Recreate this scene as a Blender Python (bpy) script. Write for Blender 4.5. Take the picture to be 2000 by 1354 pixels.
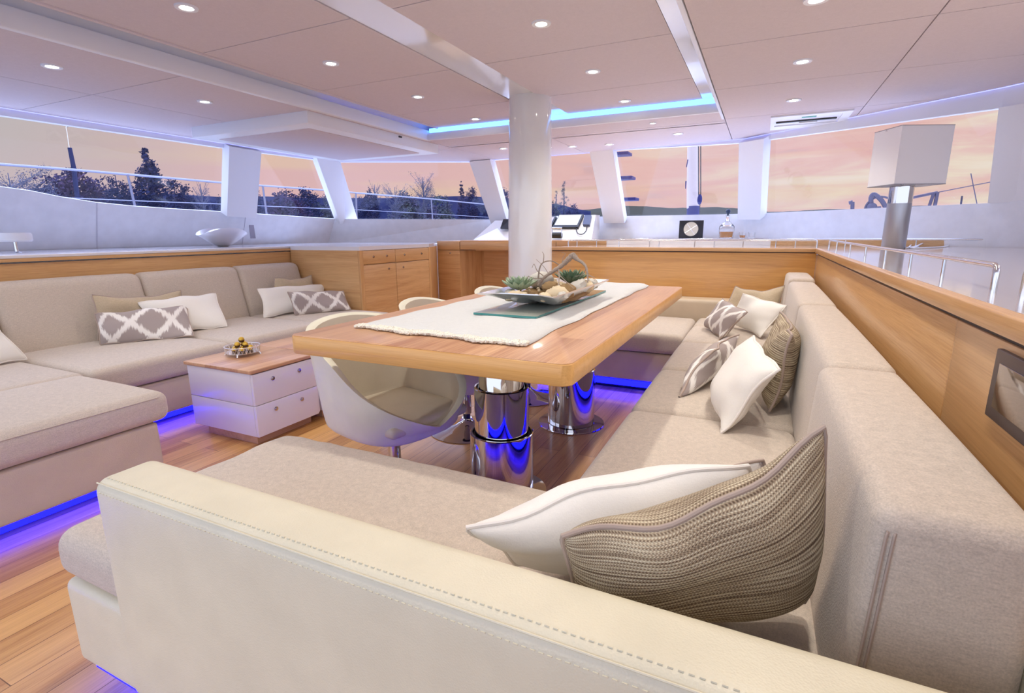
import bpy, bmesh, math, random
from mathutils import Vector, Matrix
import numpy as np
random.seed(7)
S = bpy.context.scene
COL = S.collection
for o in list(bpy.data.objects): bpy.data.objects.remove(o)

# ------------------------------------------------------------------ camera
CF, CX, CY, YAW, PIT, ROL, EYE = 1010.3, 1000.9, 678.2, .445727, .217362, -.00736, 1.08
_F = Vector((-math.sin(YAW)*math.cos(PIT), math.cos(YAW)*math.cos(PIT), -math.sin(PIT)))
_R0 = Vector((math.cos(YAW), math.sin(YAW), 0)); _U0 = _R0.cross(_F)
_R = _R0*math.cos(ROL)+_U0*math.sin(ROL); _U = _U0*math.cos(ROL)-_R0*math.sin(ROL)
cam_d = bpy.data.cameras.new('camera'); cam = bpy.data.objects.new('camera', cam_d); COL.objects.link(cam)
m = Matrix((_R, _U, -_F)).transposed().to_4x4(); m.translation = (0, 0, EYE); cam.matrix_world = m
cam_d.sensor_width = 36; cam_d.lens = CF/2000*36
cam_d.clip_start = .03; cam_d.clip_end = 3000
S.camera = cam
EV = Vector((0, 0, EYE))
def ray(px, py): return _F+_R*((px-CX)/CF)-_U*((py-CY)/CF)
def oz(px, py, z): d = ray(px, py); return EV+d*((z-EYE)/d.z)
def ox(px, py, x): d = ray(px, py); return EV+d*(x/d.x)
def oy(px, py, y): d = ray(px, py); return EV+d*(y/d.y)
def od(px, py, dist): d = ray(px, py); return EV+d*(dist/math.hypot(d.x, d.y))

# ------------------------------------------------------------------ colour / exposure
S.view_settings.view_transform = 'Standard'; S.view_settings.look = 'None'
S.view_settings.gamma = 1; S.view_settings.use_curve_mapping = False
S.view_settings.exposure = 0.0
DOWNLIGHT_W = 26.0
LED_FLOOR = 12.0
LED_COVE = 5.0

# ------------------------------------------------------------------ world: sunset ahead, bright evening sky behind
def build_world():
    w = bpy.data.worlds.new('sunset_sky'); S.world = w; w.use_nodes = True
    n = w.node_tree.nodes; l = w.node_tree.links; n.clear()
    out = n.new('ShaderNodeOutputWorld'); bg = n.new('ShaderNodeBackground'); l.new(bg.outputs[0], out.inputs[0])
    tc = n.new('ShaderNodeTexCoord'); sep = n.new('ShaderNodeSeparateXYZ'); l.new(tc.outputs['Generated'], sep.inputs[0])
    def math_(op, a, b=None, c=None, clamp=False):
        q = n.new('ShaderNodeMath'); q.operation = op; q.use_clamp = clamp
        for i, v in enumerate((a, b, c)):
            if v is None: continue
            if isinstance(v, (int, float)): q.inputs[i].default_value = v
            else: l.new(v, q.inputs[i])
        return q.outputs[0]
    def mix(f, a, b):
        q = n.new('ShaderNodeMix'); q.data_type = 'RGBA'; l.new(f, q.inputs[0])
        for i, v in ((6, a), (7, b)):
            if isinstance(v, tuple): q.inputs[i].default_value = v+(1,)
            else: l.new(v, q.inputs[i])
        return q.outputs[2]
    def ramp(f, stops):
        q = n.new('ShaderNodeValToRGB'); e = q.color_ramp.elements
        while len(e) < len(stops): e.new(.5)
        for k, (p, c) in enumerate(stops):
            e[k].position = p; e[k].color = (c if isinstance(c, tuple) else (c, c, c))+(1,)
        l.new(f, q.inputs[0]); return q.outputs[0]
    # horizontally drawn-out cloud noise
    mp = n.new('ShaderNodeMapping'); l.new(tc.outputs['Generated'], mp.inputs[0]); mp.inputs['Scale'].default_value = (1.3, 1.3, 9)
    nz = n.new('ShaderNodeTexNoise'); l.new(mp.outputs[0], nz.inputs[0]); nz.inputs['Scale'].default_value = 3.2; nz.inputs['Detail'].default_value = 9; nz.inputs['Roughness'].default_value = .55; nz.inputs['Distortion'].default_value = .6
    mp2 = n.new('ShaderNodeMapping'); l.new(tc.outputs['Generated'], mp2.inputs[0]); mp2.inputs['Scale'].default_value = (1, 1, 12); mp2.inputs['Location'].default_value = (3, 1, 5)
    nz2 = n.new('ShaderNodeTexNoise'); l.new(mp2.outputs[0], nz2.inputs[0]); nz2.inputs['Scale'].default_value = 2.0; nz2.inputs['Detail'].default_value = 4
    sky_r = ramp(nz.outputs[0], [(.28, (.55, .44, .50)), (.42, (.80, .47, .43)), (.54, (.83, .57, .50)), (.64, (.87, .74, .57)), (.78, (.90, .82, .68))])
    pinkl = (.78, .50, .47)
    # x: -1 left .. +1 right
    right = math_('MULTIPLY_ADD', sep.outputs[0], 1.4, .75, clamp=True)
    c1 = mix(right, pinkl, sky_r)
    # yellow streaks low above the horizon, ahead
    yel = ramp(nz2.outputs[0], [(.52, 0.), (.66, 1.)])
    band = ramp(sep.outputs[2], [(.02, 0.), (.06, .8), (.16, .7), (.22, 0.)])
    c2 = mix(math_('MULTIPLY', math_('MULTIPLY', yel, band), .4), c1, (.88, .74, .38))
    # grey-green haze to the far left, upper
    left = math_('MULTIPLY_ADD', sep.outputs[0], -6.0, -4.6, clamp=True)
    up = ramp(sep.outputs[2], [(.02, .35), (.13, .75), (.22, 1.)])
    c3 = mix(math_('MULTIPLY', left, up), c2, (.48, .51, .49))
    # higher sky turns pale; behind, cool and bright
    hi = ramp(sep.outputs[2], [(.22, 0.), (.50, 1.)])
    c4 = mix(hi, c3, (3.0, 3.6, 5.4))
    back = math_('MULTIPLY_ADD', sep.outputs[1], -2.2, .0, clamp=True)
    c5 = mix(back, c4, (1.45, 1.6, 2.0))
    l.new(c5, bg.inputs[0]); bg.inputs[1].default_value = 1.0
build_world()

# ------------------------------------------------------------------ materials
def srgb(r, g, b):
    f = lambda c: (c/255/12.92 if c/255 <= .04045 else ((c/255+.055)/1.055)**2.4)
    return (f(r), f(g), f(b), 1)
MATS = {}
def base_mat(name, col, rough=.5, metal=0., coat=0., spec=.5, sheen=0.):
    m = bpy.data.materials.new(name); m.use_nodes = True
    b = m.node_tree.nodes['Principled BSDF']
    b.inputs['Base Color'].default_value = col; b.inputs['Roughness'].default_value = rough
    b.inputs['Metallic'].default_value = metal; b.inputs['Coat Weight'].default_value = coat
    b.inputs['Coat Roughness'].default_value = .08
    b.inputs['Specular IOR Level'].default_value = spec; b.inputs['Sheen Weight'].default_value = sheen
    MATS[name] = m; return m, m.node_tree.nodes, m.node_tree.links, b
def tex(n, l, kind, scale, mscale=(1, 1, 1), coord='Object', detail=4, rough=.55, dist=0, loc=(0, 0, 0)):
    tc = n.new('ShaderNodeTexCoord'); mp = n.new('ShaderNodeMapping'); l.new(tc.outputs[coord], mp.inputs[0])
    mp.inputs['Scale'].default_value = mscale; mp.inputs['Location'].default_value = loc
    t = n.new(kind); l.new(mp.outputs[0], t.inputs[0]); t.inputs['Scale'].default_value = scale
    if kind == 'ShaderNodeTexNoise':
        t.inputs['Detail'].default_value = detail; t.inputs['Roughness'].default_value = rough; t.inputs['Distortion'].default_value = dist
    return t
def cramp(n, l, f, stops):
    q = n.new('ShaderNodeValToRGB'); e = q.color_ramp.elements
    while len(e) < len(stops): e.new(.5)
    for k, (p, c) in enumerate(stops): e[k].position = p; e[k].color = c
    l.new(f, q.inputs[0]); return q.outputs[0]
def bump(n, l, b, f, s, d=.002):
    q = n.new('ShaderNodeBump'); q.inputs['Strength'].default_value = s; q.inputs['Distance'].default_value = d
    l.new(f, q.inputs['Height']); l.new(q.outputs[0], b.inputs['Normal'])
def mul(c, k): return (c[0]*k, c[1]*k, c[2]*k, 1)
def mathn(n, l, op, a, b=None, c=None, clamp=False):
    q = n.new('ShaderNodeMath'); q.operation = op; q.use_clamp = clamp
    for i, v in enumerate((a, b, c)):
        if v is None: continue
        if isinstance(v, (int, float)): q.inputs[i].default_value = v
        else: l.new(v, q.inputs[i])
    return q.outputs[0]

def fabric(name, col, scale=1., contrast=.13, bs=.35):
    m, n, l, b = base_mat(name, col, .9, spec=.2, sheen=.25)
    t = tex(n, l, 'ShaderNodeTexNoise', 60*scale, (1, 1, 6), detail=6, rough=.7)
    t2 = tex(n, l, 'ShaderNodeTexNoise', 340*scale, (1, 1, 1), detail=2)
    mx = mathn(n, l, 'MULTIPLY_ADD', t2.outputs[0], .5, mathn(n, l, 'MULTIPLY', t.outputs[0], .5))
    l.new(cramp(n, l, mx, [(.35, mul(col, 1-contrast*1.6)), (.65, mul(col, 1+contrast))]), b.inputs['Base Color'])
    bump(n, l, b, t2.outputs[0], bs, .002)
    return m
def leather(name, col, rough=.42, bs=.25):
    m, n, l, b = base_mat(name, col, rough, spec=.45)
    t = tex(n, l, 'ShaderNodeTexVoronoi', 330)
    t2 = tex(n, l, 'ShaderNodeTexNoise', 9, detail=3)
    l.new(cramp(n, l, t2.outputs[0], [(.3, mul(col, .95)), (.7, mul(col, 1.03))]), b.inputs['Base Color'])
    bump(n, l, b, t.outputs['Distance'], bs, .0015)
    return m
def wood(name, light, dark, axis='Y', rough=.32, coat=.25, plank=None, figure=1.):
    m, n, l, b = base_mat(name, light, rough, coat=coat)
    sc = {'X': (.5, 9, 9), 'Y': (9, .5, 9), 'Z': (9, 9, .5)}[axis]
    t = tex(n, l, 'ShaderNodeTexNoise', 2.2*figure, sc, detail=8, rough=.62, dist=.9)
    sf = {'X': (3, 160, 160), 'Y': (160, 3, 160), 'Z': (160, 160, 3)}[axis]
    t2 = tex(n, l, 'ShaderNodeTexNoise', 1.6, sf, detail=3, rough=.7)
    f = mathn(n, l, 'MULTIPLY_ADD', t2.outputs[0], .45, mathn(n, l, 'MULTIPLY', t.outputs[0], .55))
    if plank:
        # plank boards: width, length; tone differs per board, thin dark joints
        tc = n.new('ShaderNodeTexCoord'); mp = n.new('ShaderNodeMapping'); l.new(tc.outputs['Object'], mp.inputs[0])
        if axis == 'Y': mp.inputs['Rotation'].default_value = (0, 0, math.pi/2)
        br = n.new('ShaderNodeTexBrick'); l.new(mp.outputs[0], br.inputs[0])
        br.inputs['Scale'].default_value = 1; br.inputs['Brick Width'].default_value = plank[1]; br.inputs['Row Height'].default_value = plank[0]
        br.inputs['Mortar Size'].default_value = plank[2]; br.inputs['Color1'].default_value = (0, 0, 0, 1); br.inputs['Color2'].default_value = (1, 1, 1, 1)
        br.inputs['Mortar'].default_value = (0.5, .5, .5, 1); br.offset = .37; br.inputs['Bias'].default_value = 0
        f = mathn(n, l, 'MULTIPLY_ADD', br.outputs['Color'], plank[3], mathn(n, l, 'SUBTRACT', f, plank[3]/2))
    c = cramp(n, l, f, [(.32, dark), (.50, tuple((light[i]*.6+dark[i]*.4) for i in range(3))+(1,)), (.66, light)])
    if plank and plank[2] > 0:
        mx = n.new('ShaderNodeMix'); mx.data_type = 'RGBA'; l.new(br.outputs['Fac'], mx.inputs[0]); l.new(c, mx.inputs[6]); mx.inputs[7].default_value = mul(dark, .45); c = mx.outputs[2]
    l.new(c, b.inputs['Base Color'])
    bump(n, l, b, t2.outputs[0], .08, .001)
    return m
def emis(name, col, s):
    m, n, l, b = base_mat(name, (0, 0, 0, 1), .5)
    b.inputs['Emission Color'].default_value = col; b.inputs['Emission Strength'].default_value = s
    return m

FAB = fabric('woven_beige_upholstery', srgb(205, 191, 176))
FABL = fabric('woven_beige_upholstery_left', srgb(205, 191, 176))
LEA = leather('cream_leather', srgb(228, 220, 194))
LEAT = leather('dim_cream_leather', srgb(205, 188, 163))  # darker copy of the cream leather; dim light put into the colour
LEAW = leather('white_wall_leather', srgb(240, 243, 250), .5, .12)
OAK_Y = wood('oak_grain_lengthwise', srgb(222, 178, 124), srgb(184, 134, 80), 'Y')
OAK_X = wood('oak_grain_crosswise', srgb(222, 178, 124), srgb(184, 134, 80), 'X')
OAK_TOP = wood('oak_table_top_staves', srgb(214, 168, 126), srgb(170, 118, 84), 'Y', .36, .12, plank=(.085, 1.1, 0, .22))
OAK_CT = wood('oak_counter_top', srgb(222, 204, 186), srgb(192, 168, 146), 'Y', .16, 1.)  # paler than the other oak: window reflection put into the base colour
FLOOR = wood('oak_floor_boards', srgb(226, 176, 112), srgb(172, 116, 62), 'Y', .3, .2, plank=(.105, 1.15, .0012, .22))
GLOSS = base_mat('gloss_white_gelcoat', srgb(236, 236, 236), .06, coat=.6)[0]
LACQ = base_mat('lacquered_drawer_white', srgb(222, 214, 214), .28, coat=.12)[0]
CEILM = fabric('ceiling_textile_panel', srgb(224, 215, 222), .8, .03, .06)
MATS['ceiling_textile_panel'].node_tree.nodes['Principled BSDF'].inputs['Sheen Weight'].default_value = 0
PAINT = base_mat('white_painted_trim', srgb(242, 244, 250), .35)[0]
GROOVE = base_mat('panel_joint_shadow_gap', srgb(120, 105, 98), .8)[0]
DARK = base_mat('black_plastic', srgb(28, 27, 34), .4)[0]
CHROME = base_mat('polished_chrome', (.62, .60, .60, 1), .04, 1.)[0]
STEEL = base_mat('stainless_steel', (.72, .72, .74, 1), .16, 1.)[0]
SILVER = base_mat('hammered_silver', (.88, .87, .87, 1), .28, 1.)[0]
def _br():
    m, n, l, b = base_mat('brushed_lamp_metal', (.45, .46, .50, 1), .36, 1.)
    t = tex(n, l, 'ShaderNodeTexNoise', 160, (1, 1, 1), detail=2); bump(n, l, b, t.outputs[0], .25, .001); return m
BRUSH = _br()
WPIL = fabric('white_cotton', srgb(240, 236, 228), 1.2, .02, .2)
TPIL = fabric('tan_linen', srgb(196, 178, 150), 1., .12, .4)
PIPE = base_mat('taupe_piping', srgb(176, 158, 146), .8)[0]
WPIPE = base_mat('white_piping', srgb(238, 232, 224), .8)[0]
def _woven():
    m, n, l, b = base_mat('chunky_woven_taupe', srgb(150, 130, 110), .9, spec=.2)
    tc = n.new('ShaderNodeTexCoord'); sp = n.new('ShaderNodeSeparateXYZ'); l.new(tc.outputs['UV'], sp.inputs[0])
    nz = tex(n, l, 'ShaderNodeTexNoise', 5, (1, 14, 1), 'UV', 3)
    u = mathn(n, l, 'SINE', mathn(n, l, 'MULTIPLY_ADD', sp.outputs[0], 620, mathn(n, l, 'MULTIPLY', mathn(n, l, 'SINE', mathn(n, l, 'MULTIPLY', sp.outputs[1], 140)), 2.)))
    v = mathn(n, l, 'SINE', mathn(n, l, 'MULTIPLY', sp.outputs[1], 280))
    h = mathn(n, l, 'MULTIPLY_ADD', mathn(n, l, 'MULTIPLY', u, v), .22, .5)
    h2 = mathn(n, l, 'MULTIPLY_ADD', v, .16, h)
    st = mathn(n, l, 'ADD', h2, mathn(n, l, 'MULTIPLY_ADD', nz.outputs[0], 1.1, -.55))
    ln = mathn(n, l, 'PINGPONG', mathn(n, l, 'MULTIPLY', sp.outputs[1], 7.), .5)
    st = mathn(n, l, 'ADD', st, cramp(n, l, ln, [(.0, (0, 0, 0, 1)), (.05, (.4, .4, .4, 1))])); st = mathn(n, l, 'SUBTRACT', st, .34)
    l.new(cramp(n, l, st, [(.15, srgb(104, 86, 70)), (.5, srgb(164, 146, 122)), (.85, srgb(222, 210, 182))]), b.inputs['Base Color'])
    bump(n, l, b, h2, .6, .004); return m
WOV = _woven()
def _ikat():
    m, n, l, b = base_mat('grey_ikat_weave', srgb(168, 156, 152), .9, spec=.2)
    tc = n.new('ShaderNodeTexCoord'); sp = n.new('ShaderNodeSeparateXYZ'); l.new(tc.outputs['UV'], sp.inputs[0])
    nz = tex(n, l, 'ShaderNodeTexNoise', 48, (1, .06, 1), 'UV', 3)
    a = mathn(n, l, 'PINGPONG', mathn(n, l, 'MULTIPLY', sp.outputs[0], 5.6), 1.)
    c = mathn(n, l, 'PINGPONG', mathn(n, l, 'MULTIPLY_ADD', sp.outputs[1], 2.4, mathn(n, l, 'MULTIPLY_ADD', nz.outputs[0], .7, -.55)), 1.)
    s = mathn(n, l, 'ABSOLUTE', mathn(n, l, 'SUBTRACT', mathn(n, l, 'ADD', a, c), 1.))
    l.new(cramp(n, l, s, [(.15, srgb(240, 236, 230)), (.30, srgb(170, 158, 154))]), b.inputs['Base Color'])
    t2 = tex(n, l, 'ShaderNodeTexNoise', 340, detail=2); bump(n, l, b, t2.outputs[0], .3, .002); return m
IKAT = _ikat()
RUN = fabric('white_linen_runner', srgb(212, 213, 210), 1., .05, .4)
LACE = base_mat('crocheted_lace_edge', srgb(242, 236, 220), .9)[0]
_t = tex(LACE.node_tree.nodes, LACE.node_tree.links, 'ShaderNodeTexVoronoi', 180); bump(LACE.node_tree.nodes, LACE.node_tree.links, LACE.node_tree.nodes['Principled BSDF'], _t.outputs['Distance'], 1., .004)
SHELL = leather('ivory_chair_leather', srgb(226, 222, 200), .4, .15)
SEATIN = leather('shaded_chair_leather', srgb(206, 194, 172), .45, .15)  # shade inside the tub put into a darker leather colour
SHADE = base_mat('white_linen_lampshade', srgb(248, 248, 250), .9)[0]
GLASSM, _n, _l, _b = base_mat('clear_glass', (1, 1, 1, 1), .02); _b.inputs['Transmission Weight'].default_value = 1; _b.inputs['IOR'].default_value = 1.45
GREENGL, _n, _l, _b = base_mat('green_tinted_plate_glass', (.60, .64, .56, 1), .03); _b.inputs['Transmission Weight'].default_value = .45; _b.inputs['IOR'].default_value = 1.5
GEDGE = base_mat('green_glass_edge', srgb(70, 140, 135), .15)[0]
WHISKY, _n, _l, _b = base_mat('amber_spirit', (.85, .35, .05, 1), .05); _b.inputs['Transmission Weight'].default_value = .5
def _pane():
    m = bpy.data.materials.new('window_glass'); m.use_nodes = True; n = m.node_tree.nodes; l = m.node_tree.links; n.clear()
    o = n.new('ShaderNodeOutputMaterial'); mx = n.new('ShaderNodeMixShader'); t = n.new('ShaderNodeBsdfTransparent'); g = n.new('ShaderNodeBsdfGlossy')
    t.inputs[0].default_value = (.97, .97, 1, 1); g.inputs['Roughness'].default_value = .02; mx.inputs[0].default_value = .035
    l.new(t.outputs[0], mx.inputs[1]); l.new(g.outputs[0], mx.inputs[2]); l.new(mx.outputs[0], o.inputs[0]); return m
PANE = _pane()
BLUE = emis('blue_led_strip', (.0022, .0026, 1, 1), LED_FLOOR)
CYAN = emis('cyan_cove_led', (.10, .34, 1, 1), LED_COVE)
VIOL = emis('violet_ceiling_led', (.30, .33, 1, 1), 2.2)
LENS = emis('downlight_lens', (1, .93, .78, 1), 30)
SCREEN = emis('screen_glare', (.95, .98, 1, 1), 1.0)  # emission imitates light glaring off the display
GOLD = base_mat('gold_foil', srgb(226, 186, 78), .3, .8)[0]
CHOC = base_mat('brown_paper_cup', srgb(84, 52, 24), .7)[0]
STONE = base_mat('pale_stone', srgb(214, 196, 164), .85)[0]
STONE2 = base_mat('grey_stone', srgb(196, 192, 182), .85)[0]
SUCC = base_mat('green_succulent', srgb(150, 168, 140), .6)[0]
SUCD = base_mat('dark_green_succulent', srgb(112, 134, 108), .6)[0]
BARK = fabric('grey_driftwood', srgb(168, 152, 138), 2., .35, .8)
MOSS = base_mat('dry_moss', srgb(150, 122, 84), .95)[0]
CORDM = base_mat('clear_white_cord', srgb(232, 232, 238), .3)[0]
NAVY = base_mat('navy_canvas', srgb(34, 34, 92), .8)[0]
RAILM = base_mat('weathered_steel_rail', srgb(132, 134, 156), .35, .8)[0]
SAIL = fabric('sailcloth', srgb(196, 180, 176), .3, .04, .1)

# ------------------------------------------------------------------ mesh helpers
def tag(o, label=None, cat=None, group=None, kind=None):
    if label: o['label'] = label
    if cat: o['category'] = cat
    if group: o['group'] = group
    if kind: o['kind'] = kind
    return o
def thing(name, label, cat, loc=(0, 0, 0), group=None, rz=0):
    o = bpy.data.objects.new(name, None); COL.objects.link(o); o.location = loc; o.rotation_euler = (0, 0, rz)
    o.empty_display_size = .05
    return tag(o, label, cat, group)
def off(o):
    v = Vector((0, 0, 0))
    while o is not None: v += o.location; o = o.parent
    return v
def mkobj(name, verts, faces, mat, parent=None, smooth=True, local=False, uvs=None, angle=40):
    me = bpy.data.meshes.new(name)
    if parent is not None and not local:
        d = off(parent); verts = [Vector(v)-d for v in verts]
    me.from_pydata([tuple(v) for v in verts], [], [tuple(f) for f in faces])
    if uvs is not None:
        lay = me.uv_layers.new(name='UVMap')
        for lp in me.loops: lay.data[lp.index].uv = uvs[lp.vertex_index]
    bm = bmesh.new(); bm.from_mesh(me); bmesh.ops.recalc_face_normals(bm, faces=bm.faces); bm.to_mesh(me); bm.free()
    me.materials.append(mat)
    if smooth:
        me.polygons.foreach_set('use_smooth', [True]*len(me.polygons))
        try: me.set_sharp_from_angle(angle=math.radians(angle))
        except Exception: pass
    o = bpy.data.objects.new(name, me); COL.objects.link(o)
    if parent is not None: o.parent = parent
    return o
class MB:
    def __init__(s): s.v = []; s.f = []
    def add(s, vs, fs):
        k = len(s.v); s.v += [Vector(v) for v in vs]; s.f += [[i+k for i in f] for f in fs]; return s
    def box(s, x0, x1, y0, y1, z0, z1):
        return s.add([(x, y, z) for z in (z0, z1) for y in (y0, y1) for x in (x0, x1)], [(0, 1, 3, 2), (4, 5, 7, 6), (0, 1, 5, 4), (2, 3, 7, 6), (0, 2, 6, 4), (1, 3, 7, 5)])
    def prism(s, pts, z0, z1):   # vertical extrusion of a plan polygon
        n = len(pts); vs = [(p[0], p[1], z0) for p in pts]+[(p[0], p[1], z1) for p in pts]
        return s.add(vs, [list(range(n)), list(range(n, 2*n))]+[(i, (i+1) % n, n+(i+1) % n, n+i) for i in range(n)])
    def slab(s, pts, d):         # polygon in 3D thickened by vector d
        n = len(pts); d = Vector(d); vs = [Vector(p) for p in pts]+[Vector(p)+d for p in pts]
        return s.add(vs, [list(range(n)), list(range(n, 2*n))]+[(i, (i+1) % n, n+(i+1) % n, n+i) for i in range(n)])
    def rbox(s, x0, x1, y0, y1, z0, z1, r=.02, n=4, puff=(0, 0, 0), seg=6, fn=None):
        # rounded box; puff = extra bulge of the +-x, +-y, top faces
        c = Vector(((x0+x1)/2, (y0+y1)/2, (z0+z1)/2)); h = Vector(((x1-x0)/2, (y1-y0)/2, (z1-z0)/2))
        r = min(r, *h)
        def ticks(hh):
            a = [-hh+r*(1-math.cos(math.pi/2*i/n)) for i in range(n)]
            b = [(-hh+r)+(2*(hh-r))*i/seg for i in range(seg+1)]
            return a+b+[-t for t in reversed(a)]
        T = [ticks(h[i]) for i in range(3)]; N = len(T[0]); idx = {}; vs = []; fs = []
        def vert(i, j, k):
            if (i, j, k) in idx: return idx[(i, j, k)]
            p = Vector((T[0][i], T[1][j], T[2][k]))
            q = Vector([max(-(h[a]-r), min(h[a]-r, p[a])) for a in range(3)]); d = p-q
            if d.length > 1e-9: p = q+d.normalized()*r
            w = [1-(p[a]/h[a])**2 for a in range(3)]; w = [max(0, t) for t in w]
            if k == N-1 or p.z > h.z-r*1.01: p.z += puff[2]*(w[0]*w[1])**.6
            if abs(p.x) > h.x-r*1.01: p.x += math.copysign(puff[0]*(w[1]*w[2])**.6, p.x)
            if abs(p.y) > h.y-r*1.01: p.y += math.copysign(puff[1]*(w[0]*w[2])**.6, p.y)
            p = p+c
            if fn: p = fn(p)
            vs.append(p); idx[(i, j, k)] = len(vs)-1; return len(vs)-1
        for a in range(3):
            for e in (0, N-1):
                for i in range(N-1):
                    for j in range(N-1):
                        q = []
                        for (ii, jj) in ((i, j), (i+1, j), (i+1, j+1), (i, j+1)):
                            t = [0, 0, 0]; t[a] = e; t[(a+1) % 3] = ii; t[(a+2) % 3] = jj; q.append(vert(*t))
                        fs.append(q)
        return s.add(vs, fs)
    def tube(s, pts, r, seg=8, cap=True):
        pts = [Vector(p) for p in pts]; rr = r if isinstance(r, (list, tuple)) else [r]*len(pts)
        rings = []; up = None
        for i, p in enumerate(pts):
            t = (pts[min(i+1, len(pts)-1)]-pts[max(i-1, 0)]).normalized()
            if up is None: up = Vector((0, 0, 1)) if abs(t.z) < .9 else Vector((1, 0, 0))
            a = t.cross(up)
            if a.length < 1e-6: a = t.orthogonal()
            a.normalize(); b = a.cross(t).normalized(); up = b
            rings.append([p+(a*math.cos(2*math.pi*k/seg)+b*math.sin(2*math.pi*k/seg))*rr[i] for k in range(seg)])
        vs = [v for rg in rings for v in rg]; fs = []
        for i in range(len(pts)-1):
            for k in range(seg): fs.append((i*seg+k, i*seg+(k+1) % seg, (i+1)*seg+(k+1) % seg, (i+1)*seg+k))
        if cap: fs += [list(range(seg)), list(range((len(pts)-1)*seg, len(pts)*seg))]
        return s.add(vs, fs)
    def lathe(s, prof, c=(0, 0, 0), seg=48, close=False):
        c = Vector(c); vs = []; fs = []; n = len(prof)
        for (r, z) in prof:
            for k in range(seg): vs.append(c+Vector((max(r, 1e-5)*math.cos(2*math.pi*k/seg), max(r, 1e-5)*math.sin(2*math.pi*k/seg), z)))
        for i in range(n-1 if not close else n):
            j = (i+1) % n
            for k in range(seg): fs.append((i*seg+k, i*seg+(k+1) % seg, j*seg+(k+1) % seg, j*seg+k))
        if not close: fs += [list(range(seg)), list(range((n-1)*seg, n*seg))]
        return s.add(vs, fs)
    def ball(s, c, r, sc=(1, 1, 1), u=12, v=8, jit=0):
        c = Vector(c); vs = [c+Vector((0, 0, r*sc[2]))]; fs = []
        for i in range(1, v):
            th = math.pi*i/v
            for k in range(u):
                ph = 2*math.pi*k/u; j = 1+random.uniform(-jit, jit)
                vs.append(c+Vector((r*sc[0]*math.sin(th)*math.cos(ph)*j, r*sc[1]*math.sin(th)*math.sin(ph)*j, r*sc[2]*math.cos(th)*j)))
        vs.append(c-Vector((0, 0, r*sc[2])))
        for k in range(u):
            fs.append((0, 1+k, 1+(k+1) % u)); fs.append((len(vs)-1, 1+(v-2)*u+k, 1+(v-2)*u+(k+1) % u))
        for i in range(v-2):
            for k in range(u): fs.append((1+i*u+k, 1+i*u+(k+1) % u, 1+(i+1)*u+(k+1) % u, 1+(i+1)*u+k))
        return s.add(vs, fs)
    def build(s, name, mat, parent=None, smooth=True, local=False, angle=40):
        return mkobj(name, s.v, s.f, mat, parent, smooth, local, None, angle)
def struct(name, mb, mat, smooth=False):
    o = mb.build(name, mat, None, smooth); o['kind'] = 'structure'; return o
def bez(p0, p1, p2, p3, n=16):
    P = [Vector(p) for p in (p0, p1, p2, p3)]
    return [P[0]*(1-t)**3+P[1]*3*t*(1-t)**2+P[2]*3*t*t*(1-t)+P[3]*t**3 for t in [i/n for i in range(n+1)]]
def spline(pts, n=6):
    P = [Vector(p) for p in pts]; P = [P[0]*2-P[1]]+P+[P[-1]*2-P[-2]]; out = []
    for i in range(1, len(P)-2):
        for k in range(n):
            t = k/n; a, b, c, d = P[i-1], P[i], P[i+1], P[i+2]
            out.append(.5*((2*b)+(c-a)*t+(2*a-5*b+4*c-d)*t*t+(3*b-3*c+d-a)*t**3))
    out.append(P[-2]); return out

# ================================================================== SETTING
Y0 = -1.0
struct('floor', MB().box(-6, 3.2, Y0, 7.2, -.06, 0), FLOOR)
ZO, ZT = 1.95, 2.05                 # outer ceiling ring, raised centre tray
# window wall: plan points; base (z .97), sill, head
SILL = [(-5.17, -1.0), (-5.17, 1.0), (-5.12, 3.0), (-5.05, 4.6), (-4.85, 5.25), (-3.46, 6.45), (-1.72, 6.45), (-.10, 6.15), (1.47, 5.02)]
HEAD = [(-4.86, -1.0), (-4.86, 1.95), (-4.84, 3.6), (-4.72, 4.55), (-4.55, 4.95), (-3.20, 5.66), (-1.62, 5.56), (-.10, 5.52), (1.43, 5.02)]

def seg_plane(a, b, za, zb):  # plane through sill edge a0-a1 and head edge
    p0, p1, q = Vector((*a[0], za)), Vector((*a[1], za)), Vector((*b[0], zb))
    return p0, (p1-p0).cross(q-p0).normalized()
def on_plane(px, py, pl):
    p0, nn = pl; d = ray(px, py); return EV+d*((p0-EV).dot(nn)/d.dot(nn))
PL_L = (Vector((-5.3, 0, .98)), Vector((.92, 0, -.44)).normalized())      # sloping side wall, port
# front facets, from measured sill/head corners
def facet(s0, s1, h0): p0, p1, q = Vector(s0), Vector(s1), Vector(h0); return (p0, (p1-p0).cross(q-p0).normalized())
C0 = on_plane(655, 429, PL_L)                                            # corner at sill
D0 = on_plane(655, 318, PL_L)
F1 = facet(C0, (-3.42, 6.42, 1.26), D0)
S1 = on_plane(962, 430, F1); T1 = on_plane(920, 318, F1)
F2 = facet(S1, (-1.70, 6.45, 1.27), T1)
S2 = on_plane(1185, 424, F2); T2 = on_plane(1160, 297, F2)
F3 = facet(S2, (-.2, 6.25, 1.262), T2)
S3 = on_plane(1455, 419, F3); T3 = on_plane(1457, 280, F3)
F4 = facet(S3, (1.42, 4.85, 1.26), T3)
S4 = on_plane(1935, 398, F4); T4 = on_plane(1957, 212, F4)
def wall_with_window(name, pl, base, sill, head, th=.05, mat=LEAW):
    pass
OUT = .05
def slabn(pts, pl, th=OUT):
    nn = pl[1].copy()
    if nn.dot(pl[0]-Vector((-1.6, 3, 1.2))) < 0: nn = -nn
    return MB().slab(pts, nn*th)
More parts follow.
